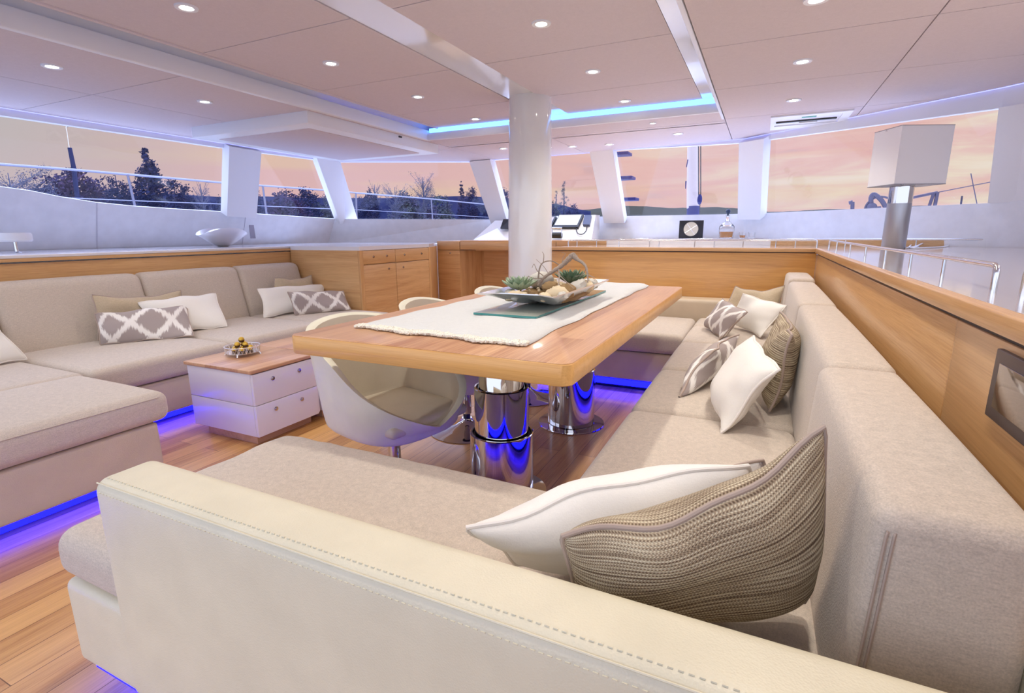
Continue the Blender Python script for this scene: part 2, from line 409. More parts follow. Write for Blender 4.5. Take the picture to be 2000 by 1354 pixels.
# --- port side wall: lower leather panel with swooping top line
lo = [(0, 366), (60, 374), (120, 386), (190, 397), (260, 404), (350, 410), (437, 415), (655, 429)]
top = [Vector((-5.17-.0, Y0, 1.50))]+[on_plane(x, y, PL_L) for x, y in lo]
top[0] = Vector((-5.3+(1.62-.98)*.44/.92, Y0, 1.62))
zb = .94
def portx(z): return -5.3+(z-.98)*.44/.92
bot = [Vector((portx(zb), p.y, zb)) for p in top]
mbw = MB()
for i in range(len(top)-1):
    mbw.slab([bot[i], bot[i+1], top[i+1], top[i]], Vector((-.016, 0, .006)))
struct('wall_port', mbw, LEAW)
# panel seams on the port wall
SEAMG = base_mat('wall_joint', srgb(176, 170, 186), .8)[0]
def seam(name, pts, r=.002, mat=SEAMG):
    struct(name, MB().tube(pts, r, 6), mat, True)
sp = on_plane(190, 397, PL_L); seam('trim_1', [sp+Vector((.003, 0, 0)), Vector((portx(.97)+.004, sp.y+.03, .97))])
sp = on_plane(481, 418, PL_L); seam('trim_2', [sp+Vector((.003, 0, 0)), Vector((portx(.97)+.004, sp.y+.03, .97))])
# --- front lower wall facets
pts_s = [C0, S1, S2, S3, S4]
BASEZ = .94
def basep(p, pull=.03): 
    v = Vector((p.x+1.6, p.y-3, 0)).normalized(); return Vector((p.x+v.x*pull, p.y+v.y*pull, BASEZ))
RW = [S4, Vector((2.55, 3.6, 1.33)), Vector((2.9, Y0, 1.33))]
names = ['wall_front', 'wall_front_centre', 'wall_front_mid', 'wall_front_starboard']
b0 = Vector((portx(BASEZ), C0.y+.0, BASEZ))
prev = b0
for i in range(4):
    nb = basep(pts_s[i+1]); a = pts_s[i]; b = pts_s[i+1]
    v = Vector(((a.x+b.x)/2+1.6, (a.y+b.y)/2-3, 0)).normalized()*.018
    struct(names[i], MB().slab([prev, nb, b, a], v), LEAW); prev = nb
struct('wall_starboard', MB().slab([prev, Vector((2.62, 3.6, BASEZ)), RW[1], RW[0]], (.05, .03, 0)).slab([Vector((2.62, 3.6, BASEZ)), Vector((2.95, Y0, BASEZ)), RW[2], RW[1]], (.05, 0, 0)), LEAW)
# hull lining below the sills
struct('wall_port_lining', MB().box(-5.36, -5.33, Y0, 5.2, 0, .93), PAINT)
lp_ = b0
for i in range(3):
    nb = basep(pts_s[i+1], .06); q0, q1 = Vector((lp_.x, lp_.y+.02, 0)), Vector((nb.x, nb.y+.02, 0))
    struct('wall_front_lining_%s' % ('port', 'middle', 'centre')[i], MB().slab([q0, q1, q1+Vector((0, 0, .93)), q0+Vector((0, 0, .93))], (0, .02, 0)), PAINT); lp_ = nb
# --- heads above the windows
mbh = MB()
heads = [Vector((portx(1.90), Y0, 1.90)), on_plane(0, 226, PL_L), on_plane(437, 290, PL_L), D0]
hp = heads+[T1, T2, T3, T4, Vector((2.55, 3.2, 1.93)), Vector((2.75, Y0, 1.93))]
for i in range(len(hp)-1):
    a, b = hp[i], hp[i+1]
    mbh.slab([a, b, Vector((b.x, b.y, ZO+.03)), Vector((a.x, a.y, ZO+.03))], Vector(((a.x+b.x)/2+1.6, (a.y+b.y)/2-3, 0)).normalized()*.06)
struct('trim_3', mbh, PAINT)
# violet led line tucked under the ceiling edge
for k, rng in enumerate(((0, 3), (3, 7), (7, 9))):
    pts = []
    for p in hp[rng[0]:rng[1]+1]:
        v = Vector((p.x+1.6, p.y-3, 0)).normalized(); pts.append(Vector((p.x-v.x*.02, p.y-v.y*.02, ZO-.002)))
    struct('trim_%d' % (4+k), MB().tube(pts, .0035, 6), VIOL, True)
# --- pillars (quads in pixel space resolved on their own planes, given real depth)
def pillar(name, pl, q, depth=.16, dirv=None):
    pts = [on_plane(x, y, pl) for x, y in q]
    nn = pl[1].copy()
    if nn.dot(pl[0]-Vector((-1.6, 3, 1.2))) > 0: nn = -nn
    pts[0].z += .05; pts[1].z += .05
    struct(name, MB().slab([p+nn*.0 for p in pts], nn*depth if dirv is None else Vector(dirv)), PAINT)
pillar('trim_10', PL_L, [(437, 290), (500, 300), (490, 420), (432, 416)], .10)
pillar('trim_11', PL_L, [(608, 311), (655, 320), (692, 434), (655, 432)], .10)
pillar('trim_12', F2, [(925, 316), (965, 312), (1000, 434), (968, 434)], .12)
pillar('trim_13', F3, [(1158, 297), (1203, 293), (1226, 428), (1186, 428)], .10)
pillar('trim_14', F4, [(1457, 282), (1506, 274), (1498, 421), (1454, 421)], .10)
RP = (S4, (RW[1]-S4).cross(T4-S4).normalized())
struct('trim_15', MB().slab([S4, RW[1], hp[8], T4], (.04, .04, 0)), PAINT)
struct('trim_16', MB().slab([S4+Vector((-.02,-.02,0)), S4+Vector((.10, -.10, 0)), T4+Vector((.10, -.10, .0)), T4+Vector((-.02,-.02,0))], (.05, .05, 0)), PAINT)
# --- panes
def pane(name, pts, dv):
    struct(name, MB().slab(pts, dv), PANE)
def outv(a, b): return Vector(((a.x+b.x)/2+1.6, (a.y+b.y)/2-3, 0)).normalized()*.006
ptsL = top[:8]
pane('window_1', [p+Vector((-.010, 0, .004)) for p in ptsL]+[on_plane(437, 290, PL_L)+Vector((-.010, 0, .004)), on_plane(0, 226, PL_L)+Vector((-.010, 0, .004)), Vector((portx(1.9)-.010, Y0, 1.904))], (-.006, 0, .003))
for i, (a, b, c, d) in enumerate(((on_plane(437, 415, PL_L), C0, D0, on_plane(437, 290, PL_L)), (C0, S1, T1, D0), (S1, S2, T2, T1), (S2, S3, T3, T2), (S3, S4, T4, T3))):
    v = outv(a, b)*1.4 if i else Vector((-.010, 0, .004))
    pane('window_%d' % (i+2), [a+v, b+v, c+v, d+v], outv(a, b))

# --- ceiling ring + tray
TX0, TX1, TY1 = -3.0, -.385, 4.42      # opening in the lower ring
def ceil_box(name, x0, x1, y0, y1, z, mat=CEILM, h=.04): return struct(name, MB().box(x0, x1, y0, y1, z, z+h), mat)
ceil_box('ceiling', -3.0+.12, TX1+.02, Y0, 4.68, ZT, h=.05)              # raised centre
GAPW = .006
def clip_poly(poly, clip):
    out = poly
    n = len(clip)
    for i in range(n):
        a, b = clip[i], clip[(i+1) % n]; src = out; out = []
        ins = lambda p: (b[0]-a[0])*(p[1]-a[1])-(b[1]-a[1])*(p[0]-a[0]) <= 1e-9
        for k in range(len(src)):
            p, q = src[k-1], src[k]; ip, iq = ins(p), ins(q)
            if ip != iq:
                d = (b[0]-a[0])*(q[1]-p[1])-(b[1]-a[1])*(q[0]-p[0])
                t = ((b[0]-a[0])*(a[1]-p[1])-(b[1]-a[1])*(a[0]-p[0]))/d; out.append((p[0]+(q[0]-p[0])*t, p[1]+(q[1]-p[1])*t))
            if iq: out.append(q)
        if len(out) < 3: return []
    return out
HEADPOLY = [(p.x, p.y) for p in hp]          # clockwise from port aft
def convexify(P):
    pts = sorted(set(P)); 
    def half(pp):
        h = []
        for p in pp:
            while len(h) > 1 and (h[-1][0]-h[-2][0])*(p[1]-h[-2][1])-(h[-1][1]-h[-2][1])*(p[0]-h[-2][0]) >= 0: h.pop()
            h.append(p)
        return h
    u = half(pts); l_ = half(pts[::-1]); return u[:-1]+l_[:-1]
HEADPOLY = convexify(HEADPOLY)
def clipped(x0, x1, y0, y1): return clip_poly([(x0, y0), (x0, y1), (x1, y1), (x1, y0)], HEADPOLY)
def panels(prefix, xs, ys, z):
    for i in range(len(xs)-1):
        for j in range(len(ys)-1):
            P = clipped(xs[i]+GAPW/2, xs[i+1]-GAPW/2, ys[j]+GAPW/2, ys[j+1]-GAPW/2)
            if len(P) > 2: struct('ceiling_%s' % prefix, MB().prism(P, z, z+.03), CEILM, False)
# backing (dark joint colour) + panels in front of it, front face at z
bk_ = MB()
for q4 in ((-5.1, TX0, Y0, 7), (TX0, TX1+.02, TY1+.02, 7), (TX1+.02, 3.1, Y0, 7)): bk_.prism(clipped(*q4), ZO+.02, ZO+.06)
struct('ceiling_backing', bk_, GROOVE)
bpy.data.objects['ceiling'].location.z = .02
struct('ceiling_tray_backing', MB().box(-2.88, TX1+.02, Y0, 4.68, ZT+.018, ZT+.03), GROOVE)
panels('centre_panel', [-2.86, -1.81], [Y0, 1.22, 2.085, 2.947, 3.81, 4.68], ZT)
panels('centre_panel', [-1.575, -.505], [Y0, 1.22, 2.085, 2.947, 3.81, 4.68], ZT)
struct('ceiling_gloss_strip', MB().box(-1.81, -1.575, Y0, 4.68, ZT+.004, ZT+.03), GLOSS)
struct('ceiling_gloss_strip', MB().box(-.505, TX1, Y0, 4.68, ZT+.0, ZT+.03), GLOSS)
panels('starboard_panel', [TX1+.025, .575], [Y0, 1.2, 2.08, 2.92, 3.755, 4.72, 7], ZO)
panels('starboard_panel', [.575, 2.95], [Y0, 1.2, 2.08, 2.92, 3.755, 4.72, 7], ZO)
panels('port_panel', [-3.92, -3.03], [Y0, .6, 2.06, 3.0, 5.0], ZO)
panels('port_panel', [-4.88, -3.92], [Y0, .6, 2.06, 3.5, 5.0], ZO)
panels('front_panel', [-3.03, -1.9, TX1+.025], [4.45, 4.80, 7.0], ZO)
panels('front_panel', [-4.9, -3.03], [5.0, 6.5], ZO)
# white rim mouldings of the ring
struct('trim_20', MB().rbox(-3.03, -2.99, Y0, TY1+.05, ZO-.002, ZT-.01, .006, 2, seg=2), PAINT, True)
struct('trim_21', MB().rbox(-3.03, TX1+.02, TY1, TY1+.03, ZO-.002, ZT-.035, .006, 2, seg=2), PAINT, True)
struct('trim_22', MB().rbox(TX1, TX1+.022, Y0, 4.72, ZO-.003, ZT+.0, .004, 2, seg=2), PAINT, True)
struct('trim_23', MB().tube([(-2.875, Y0, ZT+.004), (-2.875, 4.68, ZT+.004)], .014, 8), CEILM, True)
# cove backs and led strips
struct('trim_24', MB().box(-3.05, -2.83, Y0, 4.9, ZT+.09, ZT+.10).box(-3.05, -3.04, Y0, 4.9, ZO+.03, ZT+.1).box(-3.05, TX1+.02, 4.88, 4.9, ZO, ZT+.10).box(-2.83, TX1+.02, 4.60, 4.9, ZT+.09, ZT+.10).box(TX1+.01, TX1+.03, Y0, 4.9, ZO+.03, ZT+.1), PAINT)
cove = thing('cove_light', 'glowing cyan blue light strip in the ceiling cove ahead of the column', 'light strip', (-1.7, TY1+.02, ZT-.03))
MB().rbox(-2.97, TX1-.0, TY1-.004, TY1+.026, ZT-.036, ZT+.002, .005, 2, seg=2).build('diffuser', CYAN, cove)
MB().box(-2.97, TX1, TY1+.026, TY1+.05, ZT-.036, ZT-.004).build('mounting_rail', PAINT, cove)
cv2 = thing('cove_light', 'dim blue light strip hidden in the long port side ceiling groove', 'light strip', (-3.02, 3, ZT))
MB().box(-3.045, -3.032, 3.1, 4.7, ZO+.045, ZO+.06).build('diffuser', emis('deep_blue_cove_led', (.03, .05, 1, 1), 30), cv2)

# --- column
struct('trim_30', MB().lathe([(.178, 0), (.178, .3), (.172, 1.0), (.158, 2.03), (.158, ZT+.01)], (-1.66, 3.82, 0), 64), GLOSS, True)
S.objects['trim_30'].name = 'column'
col = S.objects['column']; col['label'] = 'round glossy white structural column standing behind the dining table'; col['category'] = 'column'
del col['kind']

# --- ceiling hatch box (port)
q = oz(605, 218, ZO)
hb = thing('ceiling_box', 'boxed white panel hanging below the port ceiling over the sofa', 'ceiling panel', (-3.7, 3.8, 1.86))
HX0, HX1, HY0, HY1 = -4.36, -3.055, 2.99, 4.70
MB().rbox(HX0, HX1, HY0, HY1, 1.865, 1.955, .006, 2, seg=2).build('housing', PAINT, hb)
MB().rbox(HX0+.14, HX1-.14, HY0+.14, HY1-.14, 1.860, 1.868, .003, 2, seg=2).build('inset_panel', CEILM, hb)
MB().rbox(-3.06, -3.045, 4.05, 4.09, 1.925, 1.94, .003, 2, seg=1).build('latch', DARK, hb)

# --- roof skylight slot starboard
sk = thing('ceiling_skylight', 'recessed white skylight frame with dark slot in the starboard ceiling', 'skylight', (.24, 5.07, ZO))
a0, a1, a2, a3 = oz(1500, 229, ZO-.008), oz(1666, 216, ZO-.008), oz(1645, 243, ZO-.008), oz(1508, 254, ZO-.008)
sy0, sy1, sx0, sx1 = 4.78, 5.36, -.03, .52
MB().box(sx0, sx1, sy0, sy0+.07, ZO-.012, ZO+.01).box(sx0, sx1, sy1-.16, sy1, ZO-.012, ZO+.01).box(sx0, sx0+.03, sy0+.07, sy1-.16, ZO-.012, ZO+.01).box(sx1-.06, sx1, sy0+.07, sy1-.16, ZO-.012, ZO+.01).build('frame', PAINT, sk, False)
MB().box(sx0+.03, sx1-.06, sy0+.07, sy1-.16, ZO-.004, ZO+.01).build('blind', PAINT, sk, False)
MB().rbox(sx0+.04, sx1-.08, sy0+.24, sy0+.28, ZO-.014, ZO-.002, .006, 3, seg=2).build('slot', DARK, sk)
MB().box(.19, .29, sy0+.10, sy0+.15, ZO-.008, ZO-.003).build('green_label', base_mat('green_sticker', srgb(60, 160, 130), .5)[0], sk, False)
MB().rbox(.18, .31, sy0+.29, sy0+.33, ZO-.02, ZO-.002, .004, 2, seg=1).build('catch', PAINT, sk)

# --- downlights
def downlight(x, y, z, label, e=1., r=.036):
    if x < -2 and y < 4.5: e *= .6
    if x > 1: e *= 2.2  # two unseen lamps added to brighten the starboard wall and counter
    t = thing('ceiling_downlight', label, 'ceiling light', (x, y, z), 'recessed ceiling downlights')
    MB().lathe([(r*.72, -.001), (r*.80, -.004), (r*1.25, -.005), (r*1.3, 0), (r*1.3, .002), (r*.72, .002)], (0, 0, 0), 32, close=True).build('trim_ring', PAINT, t, True, True)
    MB().lathe([(0, -.0015), (r*.72, -.0015), (r*.72, .001), (0, .001)], (0, 0, 0), 24).build('lens', LENS, t, True, True)
    ld = bpy.data.lights.new('downlight_beam', 'SPOT'); ld.energy = DOWNLIGHT_W*e; ld.color = (1, .95, .86); ld.spot_size = math.radians(130); ld.spot_blend = .9; ld.shadow_soft_size = .035
    lo_ = bpy.data.objects.new('downlight_beam', ld); COL.objects.link(lo_); lo_.parent = t; lo_.location = (0, 0, -.012)
DL = []
for k, y in enumerate((1.67, 2.525, 3.38, 4.23)):
    DL.append((-2.36, y, ZT-.002, ['nearest downlight in the port row of the raised ceiling', 'second downlight of the port row in the raised ceiling', 'third downlight of the port row in the raised ceiling', 'farthest downlight of the port row, just before the cyan strip'][k]))
for k, y in enumerate((2.53, 3.37, 4.20)):
    DL.append((-1.042, y, ZT-.002, ['nearest downlight between the two glossy ceiling strips', 'middle downlight between the two glossy ceiling strips', 'farthest downlight between the glossy strips, close to the cyan strip'][k]))
for k, y in enumerate((2.525, 3.354, 4.272)):
    DL.append((.105, y, ZO-.002, ['starboard ceiling downlight cut by the top of the picture', 'middle downlight of the starboard ceiling row', 'downlight of the starboard row above the slotted skylight'][k]))
for k, y in enumerate((1.645, 2.487)):
    DL.append((-3.45, y, ZO-.002, ['nearest downlight in the low port ceiling', 'downlight in the low port ceiling near the boxed panel'][k]))
for (x, y, lb) in ((-2.572, 5.206, 'forward ceiling downlight left of the column'), (-1.878, 5.426, 'forward ceiling downlight just right of the column'), (-1.502, 5.481, 'forward ceiling downlight above the leaning window pillar'), (-.788, 5.195, 'brightest forward downlight above the sail window')):
    DL.append((x, y, ZO-.002, lb))
DL.append((-.902, 4.60, ZO-.002, 'small dim downlight on the ledge ahead of the cyan strip'))
for i, d in enumerate(DL): downlight(d[0], d[1], d[2], d[3], .5 if 'small dim' in d[3] else 1., .022 if 'small dim' in d[3] else .036)
for (x, y) in ((-2.36, .8), (-1.042, 1.67), (-1.042, .8), (.105, 1.67), (.105, .8), (-3.45, .8), (1.7, 2.2), (1.7, 1.2)):
    downlight(x, y, ZT-.002 if x < -.5 and x > -3 else ZO-.002, {(-2.36, .8): 'downlight aft of the nearest port row light', (-1.042, 1.67): 'downlight above the near end of the table', (-1.042, .8): 'downlight above the near sofa chaise', (.105, 1.67): 'starboard downlight above the sofa backrest', (.105, .8): 'starboard downlight above the nearest cushions', (-3.45, .8): 'downlight above the left sofa chaise', (1.7, 2.2): 'added out-of-view downlight brightening the starboard galley counter', (1.7, 1.2): 'added out-of-view downlight brightening the aft galley counter'}[(x, y)], 1.)

# ================================================================== BUILT-IN JOINERY
# port side counter and oak backing
pc = thing('port_counter', 'long white topped oak counter behind the left sofa', 'counter', (-4.6, 2, 0))
MB().rbox(-5.30, -4.09, Y0, 3.70, .945, .966, .004, 2, seg=1).build('counter_top', base_mat('pale_counter_top', srgb(226, 224, 228), .2, coat=.5)[0], pc)
MB().box(-4.125, -4.085, Y0, 3.70, .925, .945).build('oak_edge', OAK_Y, pc, False)
MB().box(-4.15, -4.10, Y0, 3.70, 0.0, .915).build('back_panel', OAK_Y, pc, False)
MB().box(-5.25, -4.15, Y0, 3.70, 0.5, .93).build('carcass', PAINT, pc, False)
# tall drawer cabinet
tc = thing('drawer_cabinet', 'oak cabinet with two drawers over two doors beside the left sofa', 'cabinet', (-3.9, 4.2, 0))
CXF = -3.24
MB().box(-4.08, CXF-.02, 3.663, 4.75, 0, .93).build('body', OAK_X, tc, False)
MB().slab([(-4.085, 3.64, .93), (CXF, 3.64, .93), (CXF, 4.73, .93), (-4.085, 4.73, .93)], (0, 0, .035)).build('cabinet_top', bpy.data.materials['pale_counter_top'], tc, False)
MB().box(-4.085, CXF-.021, 3.638, 3.662, 0, .93).build('side_panel', OAK_X, tc, False)
MB().box(CXF-.02, CXF+.002, 3.636, 3.682, 0, .93).build('corner_post', wood('oak_vertical', srgb(222, 178, 124), srgb(184, 134, 80), 'Z'), tc, False)
OAK_Z = bpy.data.materials['oak_vertical']
MB().box(CXF-.03, CXF+.001, 4.717, 4.752, 0, .93).build('corner_post', OAK_Z, tc, False)
def knob(p, d, parent, r=.011):
    d = Vector(d).normalized(); p = Vector(p)
    MB().tube([p-d*.002, p+d*.004, p+d*.0041, p+d*.010], [r, r, r*.6, r*.6], 16).build('knob', CHROME, parent)
ym = ox(773, 495, CXF).y
for (y0, y1) in ((3.685, ym-.003), (ym+.003, 4.715)):
    d = MB().rbox(CXF-.018, CXF, y0, y1, .80+.003, .925, .002, 2, seg=1).build('drawer', OAK_Y, tc)
    for yy in (y0+.14, y1-.13): knob((CXF, yy, .868), (1, 0, 0), d)
for k, (y0, y1) in enumerate(((3.685, ym-.003), (ym+.003, 4.715))):
    d = MB().rbox(CXF-.018, CXF, y0, y1, .06, .797, .002, 2, seg=1).build('door', OAK_Y, tc)
    knob((CXF, (y1-.11) if k == 0 else (y0+.11), .745), (1, 0, 0), d)
cs_ = thing('corner_shelf', 'pale shelf filling the port forward corner behind the drawer cabinet', 'shelf', (-4.5, 4.6, .93))
MB().slab([(-5.29, 3.705, .93), (-4.09, 3.705, .93), (-4.09, 4.735, .93), (CXF, 4.735, .93), (-3.53, 5.29, .93), (-4.80, 5.25, .93), (-5.25, 4.7, .93)], (0, 0, .035)).build('shelf_board', bpy.data.materials['pale_counter_top'], cs_, False)
# angled return + narrow cupboard
nc = thing('narrow_cupboard', 'narrow oak cupboard between the drawer cabinet and the chart desk', 'cabinet', (-3.35, 5.3, 0))
MB().slab([(CXF-.0, 4.7525, 0), (-3.52, 5.30, 0), (-3.52, 5.30, .929), (CXF, 4.7525, .929)], (-.03, -.0, 0)).build('return_panel', OAK_Z, nc, False)
MB().box(-3.52, -3.20, 5.31, 5.85, 0, .985).build('body', OAK_X, nc, False)
d = MB().rbox(-3.50, -3.20, 5.292, 5.31, .06, .875, .002, 2, seg=1).build('door', OAK_X, nc); knob((-3.33, 5.292, .845), (0, -1, 0), d)
MB().rbox(-3.50, -3.20, 5.292, 5.31, .883, .985, .002, 2, seg=1).build('top_rail', OAK_X, nc)
MB().slab([(-3.20, 5.30, 0), (-3.045, 5.60, 0), (-3.045, 5.60, .875), (-3.20, 5.30, .875)], (-.02, .005, 0)).build('angled_side', OAK_Z, nc, False)
# chart desk
dk = thing('chart_desk', 'oak chart desk with an open knee space behind the column', 'desk', (-2.4, 5.5, 0))
MB().box(-3.19, -1.45, 5.30, 6.1, .975, .99).build('desk_top', OAK_X, dk, False)
for x0, x1 in ((-3.19, -2.85+.32), (-2.525, -2.0), (-1.995, -1.45)):
    MB().rbox(x0, x1, 5.292, 5.31, .888, .975, .002, 2, seg=1).build('fascia', OAK_X, dk)
MB().box(-3.06, -1.5, 5.60, 5.63, 0, .888).build('back_panel', OAK_X, dk, False)
MB().box(-1.50, -1.45, 5.30, 5.63, 0, .888).build('side_panel', OAK_Y, dk, False)
MB().box(-3.0, -1.5, 5.32, 5.6, .875, .888).build('underside', OAK_X, dk, False)

# galley island: back panel behind the dining sofa, panel to starboard, tops
XP = .36
FB4 = basep(pts_s[4]); FB43 = FB4.lerp(basep(pts_s[3]), .12)
gp = thing('galley_counter', 'L shaped oak galley counter wrapped around the dining sofa with pale glossy top', 'counter', (.5, 4.4, 0))
MB().rbox(-1.70, XP, 4.40, 4.43, 0, .915, .002, 2, seg=1).build('front_panel', wood('oak_panel_warm', srgb(226, 172, 100), srgb(186, 130, 64), 'X', figure=.9), gp)
MB().rbox(-1.73, XP+.02, 4.385, 4.43, .922, .95, .003, 2, seg=1).build('oak_edge', OAK_X, gp)
MB().box(-1.70, XP, 4.41, 4.44, .90, .93).build('shadow_gap', DARK, gp, False)
yb = ox(1839, 805, XP).y
for (y0, y1) in ((Y0, yb-.002), (yb+.002, 4.40)):
    MB().rbox(XP, XP+.03, y0, y1, 0, .905, .002, 2, seg=1).build('side_panel', wood('oak_panel_side', srgb(216, 172, 118), srgb(178, 130, 78), 'Y', figure=.7) if y0 < 0 else bpy.data.materials['oak_panel_side'], gp)
MB().rbox(XP-.012, XP+.02, Y0, 4.40, .916, .95, .003, 2, seg=1).build('oak_edge', OAK_Y, gp)
MB().box(XP+.005, XP+.035, Y0, 4.42, .90, .93).build('shadow_gap', DARK, gp, False)
MB().prism([(XP+.012, Y0), (2.945, Y0), (2.615, 3.59), (FB4.x-.006, FB4.y-.008), (FB43.x, FB43.y-.012), (-1.44, 5.34), (-1.44, 5.0), (-1.73, 4.425), (XP+.012, 4.425)], .925, .951).build('counter_top', OAK_CT, gp, False)
MB().box(-1.70, -1.67, 4.43, 5.0, 0, .925).build('end_panel', OAK_Z, gp, False)
# raised ledge under the front windows
lg = thing('window_ledge', 'raised white ledge with oak front under the forward windows', 'shelf', (0, 5.6, .95))
MB().prism([(-1.45, 5.30), (1.33, 5.06), (1.40, 5.10), (-.12, 6.16), (-1.45, 6.42)], .95, .992).build('ledge_top', bpy.data.materials['pale_counter_top'], lg, False)
MB().slab([(.06, 5.165, .951), (1.50, 5.01, .951), (1.50, 5.01, .997), (.06, 5.165, .997)], (0, .02, 0)).build('oak_front', OAK_X, lg, False)

# fiddle rails
def rail(name, label, path, posts, z0=.951, h=.055, r=.006):
    t = thing(name, label, 'rail', (path[0][0], path[0][1], z0))
    P = [Vector((x, y, z0+h)) for x, y in path]
    a, b = P[0], P[-1]
    d0 = (P[1]-P[0]).normalized()*.015; d1 = (P[-2]-P[-1]).normalized()*.015
    full = [Vector((a.x, a.y, z0)), Vector((a.x, a.y, z0+h-.015)), a+d0*.3-Vector((0, 0, .004)), a+d0]+P[1:-1]+[b+d1, b+d1*.3-Vector((0, 0, .004)), Vector((b.x, b.y, z0+h-.015)), Vector((b.x, b.y, z0))]
    MB().tube(full, r, 10).build('handrail', STEEL, t)
    for (x, y) in posts: MB().tube([(x, y, z0), (x, y, z0+h)], r*.72, 8).build('post', STEEL, t)
ys = [4.046, 3.45, 2.95, 2.50, 2.10, 1.75]
rail('fiddle_rail', 'chrome fiddle rail along the starboard counter edge in front of the lamp', [(.445, 4.55), (.44, 4.0), (.44, 2.4), (.44, 1.40)], [(.44, y) for y in ys])
rail('fiddle_rail', 'chrome fiddle rail starting at the right picture border', [(.46, 1.32), (.46, .5), (.46, -.3)], [(.46, .9), (.46, .3)])
rail('fiddle_rail', 'long chrome fiddle rail along the galley counter front edge', [(-1.58, 4.50), (-.6, 4.49), (.36, 4.48)], [(-1.50, 4.50), (-1.32, 4.50), (-.86, 4.49), (-.50, 4.49), (-.14, 4.485), (.22, 4.48)])
rail('fiddle_rail', 'far chrome fiddle rail in front of the oak ledge', [(-1.30, 5.22), (0, 5.08), (1.45, 4.88)], [(-.9, 5.18), (-.4, 5.12), (.1, 5.07), (.6, 5.0), (1.05, 4.94)])

# wall plate at right border
wp = thing('wall_plate', 'dark framed glossy control plate on the oak panel at the right border', 'control panel', (XP, .96, .84))
MB().rbox(XP-.008, XP+.001, .80, 1.06, .783, .894, .002, 2, seg=1).build('frame', base_mat('dark_bronze_plate', srgb(60, 48, 52), .35)[0], wp)
MB().rbox(XP-.010, XP-.006, .82, 1.035, .803, .875, .001, 2, seg=1).build('glass_front', base_mat('smoky_mirror', (.30, .27, .26, 1), .06, .9)[0], wp)

# ================================================================== SOFAS
ZS = .43
rs = thing('dining_sofa', 'U shaped beige and cream leather dining sofa wrapped around the wooden table', 'sofa', (-.5, 1.5, 0))
def cush(parent, name, x0, x1, y0, y1, z0, z1, r=.035, puff=(0, 0, .012), mat=FAB, fn=None, seg=8):
    return MB().rbox(x0, x1, y0, y1, z0, z1, r, 5, puff, seg, fn).build(name, mat, parent, True, angle=80)
def wrinkle(p):
    # shallow creases near the far left corner of the chaise pad
    if p.z > .41 and p.x < -.45:
        w = math.exp(-((p.x+1.15)/.35)**2)*math.exp(-((p.y-1.0)/.16)**2)
        p.z += .005*w*math.sin(48*(p.x+.6*p.y))
    return p
MB().rbox(-1.395, .32, .50, 1.13, .085, .305, .02, 4, seg=6).build('base', LEA, rs)
MB().rbox(-.395, .32, 1.13, 4.0, .085, .285, .02, 4, seg=6).build('base', LEAT, rs)
MB().rbox(-1.44, -.395, 3.42, 4.38, .085, .285, .02, 4, seg=6).build('base', LEAT, rs)
MB().rbox(-1.30, .25, .60, 1.05, 0, .085, .004, 2, seg=1).build('plinth', DARK, rs)
MB().rbox(-.30, .25, 1.05, 4.0, 0, .085, .004, 2, seg=1).build('plinth', DARK, rs)
MB().rbox(-1.42, -.30, 3.50, 4.3, 0, .085, .004, 2, seg=1).build('plinth', DARK, rs)
cush(rs, 'seat_cushion', -1.405, -.412, .497, 1.165, .312, ZS-.002, .042, (0.004, .004, .014), FAB, wrinkle, 16)
for (y0, y1) in ((.55, 1.89), (1.895, 2.535), (2.54, 3.24), (3.245, 3.83)):
    cush(rs, 'seat_cushion', -.408, .155, y0, y1, .288, ZS-.006, .04, (.004, .002, .014))
cush(rs, 'seat_cushion', -.408, .155, 3.835, 4.22, .288, ZS-.006, .04, (.0, .0, .008))
cush(rs, 'seat_cushion', -1.44, -.412, 3.40, 4.16, .288, ZS-.006, .04, (.0, .004, .012))
MB().rbox(-1.44, .16, 4.18, 4.385, .285, .565, .03, 4, seg=4).build('low_backrest', LEAT, rs)
for (y0, y1, zt) in ((.708, 1.475, .748), (1.48, 2.67, .752), (2.675, 3.80, .757), (3.805, 4.38, .775)):
    def lean(p, zt=zt):
        k = max(0, (p.z-.36))/.4
        p.x += .022*k*max(0, min(1, (.322-p.x)/.15))
        return p
    b = cush(rs, 'backrest', .134 if y0 < 1 else .150, .322, y0, y1, .36, zt, .024, (.006, .003, .008), FAB, lean, 10)
MB().rbox(.322, .352, .55, 4.36, .10, .60, .01, 3, seg=4).build('back_shell', LEA, rs)
# seams around the nearest backrest block
bks = [o for o in rs.children if o.name.startswith('backrest')]
nb = bks[0]
for dx in (.0, .008):
    MB().tube(spline([(.152+dx, .7065, .40), (.160+dx, .7050, .56), (.166+dx, .7065, .70), (.168+dx, .7085, .72)], 6), .0020, 6).build('seam', PIPE, nb)
# arm
arm = MB().rbox(-1.158, .35, .486, .612, .10, .612, .028, 5, (0, .0, .0), 12).build('armrest', LEA, rs, True, angle=80)
def armseam(y, z): return [(-1.142, y, z), (-.5, y, z), (.34, y, z)]
MB().tube(armseam(.4925, .6045), .0016, 6).build('piping', LEA, arm)
st = MB()
x = -1.13
while x < .33:
    st.box(x, x+.0062, .5052, .5066, .6108, .6128); st.box(x, x+.0062, .4855, .4870, .5885, .5899); x += .0112
o = st.build('stitching', LEA, arm, False); o['kind'] = 'stuff'
